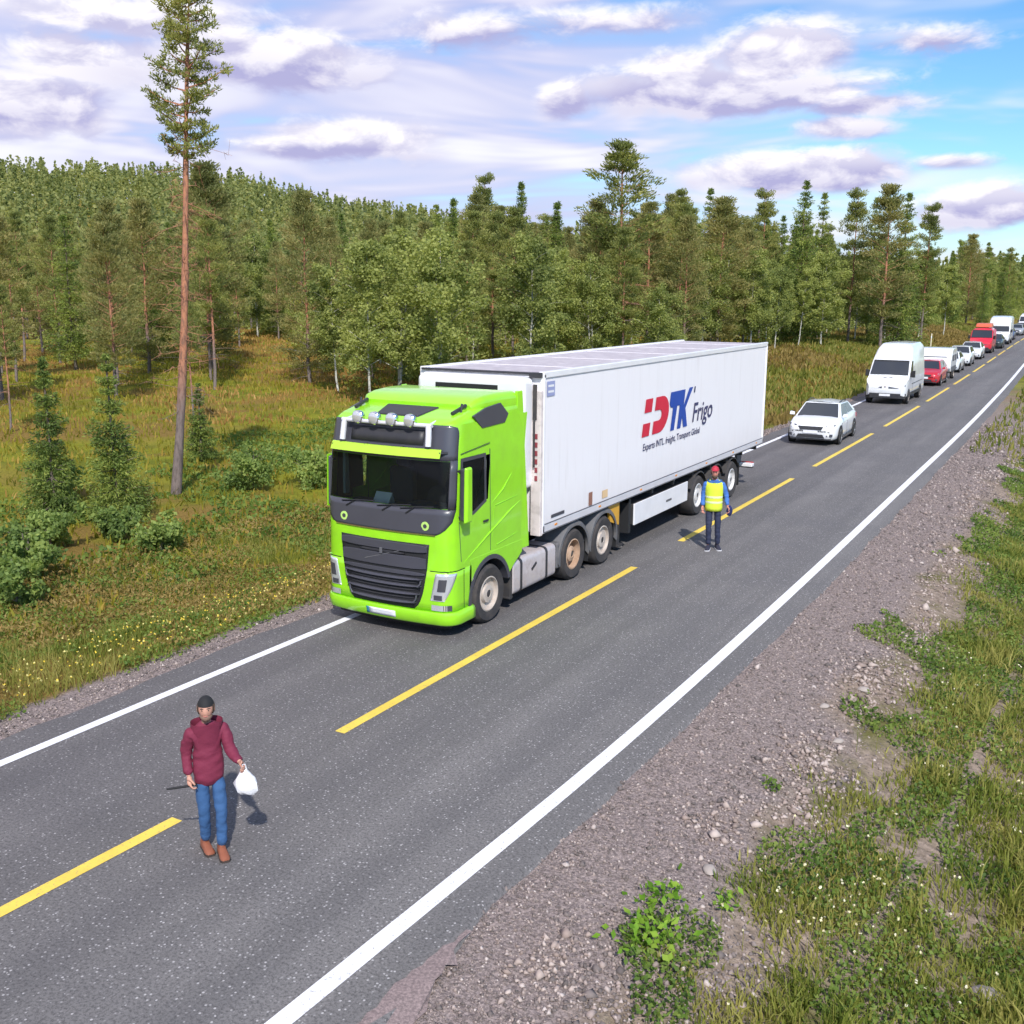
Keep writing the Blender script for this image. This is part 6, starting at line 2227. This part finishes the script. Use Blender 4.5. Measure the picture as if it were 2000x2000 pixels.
def head_mesh(parent, c, face, r=.105, mat=SKIN, tilt=0.):
    """skull, jaw, nose, ears; face = yaw of the gaze relative to -y"""
    V, F = [], []
    nu, nv = 20, 14
    for i in range(nv + 1):
        th = math.pi * i / nv
        for j in range(nu):
            ph = 2 * math.pi * j / nu
            x, y, z = math.sin(th) * math.sin(ph), -math.sin(th) * math.cos(ph), math.cos(th)
            q = Vector((x * .76, y * .95, z * 1.17))
            if z < 0:                              # jaw narrows and comes forward
                q.x *= 1 + .28 * z
                if y < 0:
                    q.y *= 1 + .05 * z
                else:
                    q.y *= 1 + .35 * z
            fr = max(0, -y)
            q.y -= .20 * math.exp(-((x / .14) ** 2) - ((z + .12) / .17) ** 2) * (fr > .3)      # nose
            q.y += .07 * math.exp(-((abs(x) - .32) / .14) ** 2 - ((z - .06) / .10) ** 2) * (fr > .3)   # eye sockets
            q.y -= .04 * math.exp(-(x / .30) ** 2 - ((z + .46) / .10) ** 2) * (fr > .3)        # lips
            V.append(q * r)
    for i in range(nv):
        for j in range(nu):
            F.append((i * nu + j, (i + 1) * nu + j, (i + 1) * nu + (j + 1) % nu, i * nu + (j + 1) % nu))
    root = empty('head', c, face, parent=parent)
    root.rotation_euler = (tilt, 0, face)
    h = MB().add(V, F).build('face', mat, root, smooth=80)
    dk = paint('dark_eye', (.03, .025, .02), .3)
    for s in (-1, 1):
        MB().lathe([(.001, -.010), (.006, -.007), (.0085, 0), (.006, .006)], (s * .032, -.083, .008), 'y', 10).build('eye', dk, root, smooth=60)
        MB().loft([[(s * .078 + s * a * .006, .004 + .022 * math.cos(t), .0 + .034 * math.sin(t)) for t in np.linspace(0, 5.5, 9)] for a in (0, 1, 2)]).build('ear', mat, root, smooth=60)
    for s in (-1, 1):
        MB().tube([(s * .016, -.094, .027), (s * .034, -.091, .032), (s * .052, -.078, .025)], [.003, .005, .003], 6).build('brow', dk, root, smooth=60)
    MB().tube([(-.026, -.088, -.052), (0, -.099, -.054), (.026, -.088, -.052)], [.004, .007, .004], 6).build('mouth', paint('lips', (.36, .12, .10), .6), root, smooth=60)
    return root


def hand(name, parent, wrist, d, palm_n, mat, curl=.5, size=1.0, side=1):
    """palm with five bent fingers; d points from wrist to knuckles, palm_n out of the palm"""
    d, n = Vector(d).normalized(), Vector(palm_n)
    n = (n - d * n.dot(d)).normalized()
    s = d.cross(n) * side
    wr = Vector(wrist)
    k = size
    pts, edges, rad = [wr - d * .03 * k, wr + d * .02 * k, wr + d * .06 * k], [(0, 1), (1, 2)], [.026 * k, (.034 * k, .020 * k), (.038 * k, .018 * k)]
    for i, (off, ln) in enumerate(((-.030, .070), (-.010, .080), (.010, .076), (.029, .060))):
        b = wr + d * .088 * k + s * off * k
        j1 = b + (d * math.cos(curl * .6) + n * math.sin(curl * .6)) * ln * .5 * k
        j2 = j1 + (d * math.cos(curl * 1.7) + n * math.sin(curl * 1.7)) * ln * .5 * k
        q = len(pts)
        pts += [b, j1, j2]
        edges += [(2, q), (q, q + 1), (q + 1, q + 2)]
        rad += [.0095 * k, .0088 * k, .007 * k]
    q = len(pts)
    tb = wr + d * .035 * k - s * .040 * k + n * .01 * k
    pts += [tb, tb + d * .030 * k - s * .018 * k + n * .015 * k, tb + d * .055 * k - s * .012 * k + n * .03 * k]
    edges += [(1, q), (q, q + 1), (q + 1, q + 2)]
    rad += [.013 * k, .011 * k, .009 * k]
    return skin_body(name, pts, edges, rad, mat, parent, 0, 1)


def shoe(parent, ankle, yaw, mat, sole):
    c, s = math.cos(yaw), math.sin(yaw)

    def W(p):
        return (ankle[0] + p[0] * c - p[1] * s, ankle[1] + p[0] * s + p[1] * c, p[2])
    prof = [(.085, .036, .11), (.06, .042, .10), (.0, .044, .115), (-.06, .046, .085), (-.12, .052, .062), (-.17, .048, .052), (-.20, .030, .042)]
    rings = []
    for y, w, h in prof:
        rings.append([W((a * w, y, z)) for a, z in ((-1, .018), (-1, h * .55), (-.55, h), (.55, h), (1, h * .55), (1, .018))])
    o = MB().loft(rings).build('shoe', mat, parent, smooth=60)
    so_ = MB().loft([[W((a * (w + .006), y, z)) for a, z in ((-1, .0), (-1, .024), (1, .024), (1, .0))] for y, w, h in prof])
    so_.build('sole', sole, o, smooth=40)


def person(loc, yaw, H, pose, mats, label, extra=None):
    """pose: joints in metres for a 1.75 m figure facing -y"""
    root = empty('person', loc, yaw, label, 'person')
    k = H / 1.75
    root.scale = (k, k, k)
    P = pose
    # bare body under the clothes
    J = ['pelvis', 'spine', 'chest', 'neck', 'skull', 'shL', 'elL', 'wrL', 'shR', 'elR', 'wrR', 'hipL', 'knL', 'anL', 'hipR', 'knR', 'anR']
    idx = {n: i for i, n in enumerate(J)}
    ed = [('pelvis', 'spine'), ('spine', 'chest'), ('chest', 'neck'), ('neck', 'skull'), ('chest', 'shL'), ('shL', 'elL'), ('elL', 'wrL'), ('chest', 'shR'), ('shR', 'elR'), ('elR', 'wrR'),
          ('pelvis', 'hipL'), ('hipL', 'knL'), ('knL', 'anL'), ('pelvis', 'hipR'), ('hipR', 'knR'), ('knR', 'anR')]
    rad = dict(pelvis=(.07, .06), spine=(.08, .065), chest=(.09, .07), neck=.050, skull=.05, shL=.036, elL=.030, wrL=.026, shR=.036, elR=.030, wrR=.026,
               hipL=.045, knL=.045, anL=.034, hipR=.045, knR=.045, anR=.034)
    skin_body('body', [P[j] for j in J], [(idx[a], idx[b]) for a, b in ed], [rad[j] for j in J], mats['skin'], root)
    # upper garment
    JU = ['hem', 'spine', 'chest', 'upper', 'collar', 'shL', 'elL', 'cuL', 'shR', 'elR', 'cuR']
    PU = dict(P)
    up = Vector(P['chest']).lerp(Vector(P['neck']), .42)
    PU['upper'] = tuple(up)
    PU['collar'] = tuple(Vector(P['chest']).lerp(Vector(P['neck']), 1.0))
    PU['cuL'] = tuple(Vector(P['elL']).lerp(Vector(P['wrL']), .93))
    PU['cuR'] = tuple(Vector(P['elR']).lerp(Vector(P['wrR']), .93))
    PU['hem'] = tuple(Vector(P['pelvis']) + Vector((0, 0, mats.get('hem', -.06))))
    iu = {n: i for i, n in enumerate(JU)}
    eu = [('hem', 'spine'), ('spine', 'chest'), ('chest', 'upper'), ('upper', 'collar'), ('upper', 'shL'), ('shL', 'elL'), ('elL', 'cuL'), ('upper', 'shR'), ('shR', 'elR'), ('elR', 'cuR')]
    b = mats.get('bulk', 1.)
    ru = dict(hem=(.165 * b, .128 * b), spine=(.165 * b, .122 * b), chest=(.175 * b, .125 * b), upper=(.125 * b, .10 * b), collar=.062, shL=.084 * b, elL=.062 * b, cuL=.047 * b, shR=.084 * b, elR=.062 * b, cuR=.047 * b)
    skin_body(mats['top_name'], [PU[j] for j in JU], [(iu[a], iu[c]) for a, c in eu], [ru[j] for j in JU], mats['top'], root, iu['chest'], 3, .013)
    # trousers
    JT = ['waist', 'pelvis', 'hipL', 'knL', 'hmL', 'hipR', 'knR', 'hmR']
    PT = dict(P)
    PT['waist'] = tuple(Vector(P['pelvis']).lerp(Vector(P['spine']), .45))
    PT['hmL'] = tuple(Vector(P['knL']).lerp(Vector(P['anL']), .97))
    PT['hmR'] = tuple(Vector(P['knR']).lerp(Vector(P['anR']), .97))
    it = {n: i for i, n in enumerate(JT)}
    et = [('waist', 'pelvis'), ('pelvis', 'hipL'), ('hipL', 'knL'), ('knL', 'hmL'), ('pelvis', 'hipR'), ('hipR', 'knR'), ('knR', 'hmR')]
    rt = dict(waist=(.14, .105), pelvis=(.145, .115), hipL=.092, knL=.066, hmL=.056, hipR=.092, knR=.066, hmR=.056)
    skin_body('trousers', [PT[j] for j in JT], [(it[a], it[c]) for a, c in et], [rt[j] for j in JT], mats['trousers'], root, 1, 3, .010)
    for s in 'LR':
        shoe(root, P['an' + s], mats.get('toe' + s, 0), mats['shoe'], mats['sole'])
        w, e = Vector(P['wr' + s]), Vector(P['el' + s])
        hand('hand', root, w, mats.get('hd' + s, tuple(w - e)), mats.get('pn' + s, (-.6 if s == 'L' else .6, -.5, 0)), mats['skin'], mats.get('curl', .7), 1.05, 1 if s == 'L' else -1)
    hd = head_mesh(root, tuple(Vector(P['skull']) + Vector((0, -.01, .085))), mats.get('face', 0.), mat=mats['skin'], tilt=mats.get('tilt', 0))
    return root, hd


def cap_on(hd, mat, peak=True, hair=None, name='cap'):
    V, F = [], []
    nu, nv = 20, 7
    rings = []
    for i in range(nv + 1):
        th = 1.36 * i / nv + .02
        rings.append([(math.sin(th) * math.sin(p) * .086, -math.sin(th) * math.cos(p) * .106 + .006, math.cos(th) * .112 + .024) for p in (2 * math.pi * j / nu for j in range(nu))])
    c = MB().loft(rings).build(name, mat, hd, smooth=70)
    if peak:
        MB().loft([[(-.065, -.085, .058), (.065, -.085, .058), (.065, -.085, .052), (-.065, -.085, .052)],
                   [(-.050, -.150, .048), (.050, -.150, .048), (.050, -.150, .043), (-.050, -.150, .043)]]).build('peak', mat, c, bevel=.004)
    if hair:
        rings = []
        for i in range(5):
            th = 1.25 + .85 * i / 4
            rings.append([(math.sin(th) * math.sin(p) * .084, -math.sin(th) * math.cos(p) * .104 + .010, math.cos(th) * .112 + .014) for p in np.linspace(.32 * math.pi, 1.68 * math.pi, 14)])
        MB().loft(rings, caps=False, closed=False).build('hair', hair, hd, smooth=70, thick=.008)


def people():
    # walker nearest the camera: maroon jacket, jeans, white bag, black stick
    L, Rr = 1, -1
    pose = dict(pelvis=(0, 0, .95), spine=(0, .01, 1.12), chest=(0, .0, 1.34), neck=(0, -.01, 1.50), skull=(0, -.03, 1.56),
                shL=(.165, .0, 1.41), elL=(.225, -.09, 1.15), wrL=(.27, -.31, 1.10), shR=(-.165, 0, 1.41), elR=(-.215, .07, 1.14), wrR=(-.21, -.04, .92),
                hipL=(.085, 0, .90), knL=(.085, -.11, .50), anL=(.075, -.09, .085), hipR=(-.085, .0, .90), knR=(-.075, -.02, .49), anR=(-.06, .10, .085))
    jeans = paint('blue_jeans', (.035, .10, .24), .85, bump=.3)
    root, hd = person((-7.22, 6.74, .002), .98, 1.62, pose,
                      dict(skin=SKIN, top=paint('maroon_jacket', (.17, .016, .045), .8, bump=.4), top_name='jacket', trousers=jeans, shoe=paint('brown_leather', (.26, .085, .045), .6),
                           sole=paint('dark_sole', (.05, .035, .03), .8), bulk=1.05, face=-.25, hem=-.19, pnR=(.6, 0, 0), curl=.95, toeL=0, toeR=.1),
                      'person in maroon jacket and jeans walking on the road with a white bag')
    cap_on(hd, paint('black_cap', (.012, .012, .014), .8), False, paint('dark_hair', (.05, .03, .02), .8), 'cap')
    beard = [[(math.sin(p) * a_, -math.cos(p) * b_ - .003, z) for p in np.linspace(-1.3, 1.3, 9)] for a_, b_, z in ((.071, .092, -.052), (.062, .095, -.085), (.028, .078, -.122))]
    MB().loft(beard, caps=False, closed=False).build('stubble', paint('dark_stubble', (.20, .12, .09), .9), hd, smooth=60, thick=.003)
    # what the walker holds: things of their own
    Mw = Matrix.Translation((-7.22, 6.74, .002)) @ Matrix.Rotation(.98, 4, 'Z') @ Matrix.Scale(1.62 / 1.75, 4)
    wl = Mw @ Vector((.285, -.405, 1.085))
    bag = empty('carrier_bag', tuple(wl), .6, 'crumpled white carrier bag in the hand of the maroon-jacketed walker', 'bag')
    rg_ = np.random.default_rng(5)
    rings = []
    for z, a, b in ((-.02, .02, .015), (-.05, .045, .03), (-.10, .09, .05), (-.16, .115, .065), (-.23, .105, .06), (-.265, .07, .04)):
        rings.append([(math.cos(t) * a * rg_.uniform(.82, 1.15) + .03 * (-z) * 3, math.sin(t) * b * rg_.uniform(.75, 1.2), z + rg_.normal() * .008) for t in np.linspace(0, 5.89, 15)])
    MB().loft(rings).build('pouch', paint('white_film', (.78, .77, .80), .45, bump=.6), bag, smooth=50)
    MB().tube([(-.02, 0, -.05), (-.01, 0, .03), (.01, 0, .035), (.03, 0, -.05)], .008, 6).build('handle', paint('white_handle', (.74, .74, .77), .5), bag, smooth=60)
    wr = Mw @ Vector((-.205, -.075, .84))
    stick = MB().tube([wr + Vector((.05, .03, .015)), wr, wr + Vector((-.14, -.07, -.03)), wr + Vector((-.21, -.105, -.045))], [.013, .013, .012, .010], 8)
    so_ = stick.build('stick', BLACK, None, smooth=60)
    tag(so_, 'short black stick held low by the maroon-jacketed walker', 'stick')
    # person in the yellow vest beside the trailer
    pose2 = dict(pelvis=(0, 0, .95), spine=(0, .01, 1.12), chest=(0, .0, 1.34), neck=(0, .0, 1.50), skull=(0, -.015, 1.56),
                 shL=(.17, .0, 1.41), elL=(.25, .03, 1.15), wrL=(.29, -.04, .93), shR=(-.17, 0, 1.41), elR=(-.225, .04, 1.14), wrR=(-.225, -.04, .91),
                 hipL=(.09, 0, .90), knL=(.10, -.03, .49), anL=(.115, .02, .085), hipR=(-.09, .0, .90), knR=(-.085, -.09, .50), anR=(-.075, -.06, .085))
    navy = paint('navy_trousers', (.020, .026, .062), .8, bump=.3)
    root, hd = person((-7.14, 21.3, .002), .33, 1.80, pose2,
                      dict(skin=SKIN2, top=paint('blue_jumper', (.05, .15, .46), .85, bump=.3), top_name='jumper', trousers=navy, shoe=paint('dark_trainers', (.03, .03, .05), .6),
                           sole=paint('white_sole', (.66, .65, .68), .6), face=0, hem=-.02, bulk=.94, toeL=.25, toeR=-.15),
                      'person in yellow safety vest and red cap standing beside the trailer')
    cap_on(hd, paint('red_cap', (.42, .02, .045), .7), True, paint('brown_hair', (.07, .04, .03), .8), 'cap')
    # beard
    MB().loft([[(math.sin(p) * .072, -math.cos(p) * .095 - .004, -.055) for p in np.linspace(-1.2, 1.2, 9)], [(math.sin(p) * .064, -math.cos(p) * .098 - .004, -.085) for p in np.linspace(-1.2, 1.2, 9)], [(math.sin(p) * .03, -math.cos(p) * .082 - .004, -.125) for p in np.linspace(-1.2, 1.2, 9)]], caps=False, closed=False).build('beard', paint('short_beard', (.10, .06, .04), .9), hd, smooth=60, thick=.006)
    vest = paint('fluorescent_yellow', (.62, .74, .045), .7)
    vr = [(.83, .175, .138), (.90, .182, .143), (1.02, .180, .142), (1.14, .178, .14), (1.28, .192, .145), (1.37, .196, .14), (1.425, .178, .125), (1.465, .125, .105), (1.485, .085, .085)]
    MB().loft([[(math.cos(t) * a, math.sin(t) * b_ + .003, z - (.05 * max(0, -math.sin(t)) if z > 1.45 else 0)) for t in np.linspace(0, 6.283, 29)[:-1]] for z, a, b_ in vr], caps=False).build('safety_vest', vest, root, smooth=70, thick=.008)
    MB().loft([[(math.sin(p) * .06, -math.cos(p) * .103 + .003, 1.435) for p in np.linspace(-.8, .8, 7)], [(math.sin(p) * .03, -math.cos(p) * .135 + .003, 1.37) for p in np.linspace(-.8, .8, 7)]], caps=False, closed=False).build('collar_opening', paint('olive_shirt', (.09, .10, .03), .9), root, smooth=60, thick=.004)
    for z in (1.02, 1.13):
        rr = [[(math.cos(t) * (.182 + o), math.sin(t) * (.144 + o) + .003, z + dz) for t in np.linspace(0, 6.1, 24)] for o, dz in ((.0, -.022), (.004, 0), (.0, .022))]
        MB().loft(rr, caps=False).build('reflective_band', paint('pale_reflector', (.66, .72, .42), .4), root, smooth=60)
    # dark jacket carried in the hand
    Mw = Matrix.Translation((-7.14, 21.3, .002)) @ Matrix.Rotation(.33, 4, 'Z') @ Matrix.Scale(1.80 / 1.75, 4)
    p = Mw @ Vector((.30, -.055, .875))
    j = empty('folded_jacket', tuple(p), .5, 'dark blue folded jacket carried by the person in yellow vest', 'jacket')
    rings = []
    for z, a, b in ((.08, .02, .02), (.03, .05, .045), (-.03, .07, .055), (-.09, .06, .045), (-.13, .035, .03)):
        rings.append([(math.cos(t) * a * rg_.uniform(.8, 1.15) + .03, math.sin(t) * b * rg_.uniform(.8, 1.15), z + rg_.normal() * .006) for t in np.linspace(0, 5.8, 13)])
    MB().loft(rings).build('cloth', paint('navy_cloth', (.015, .02, .09), .9, bump=.5), j, smooth=60)


people()
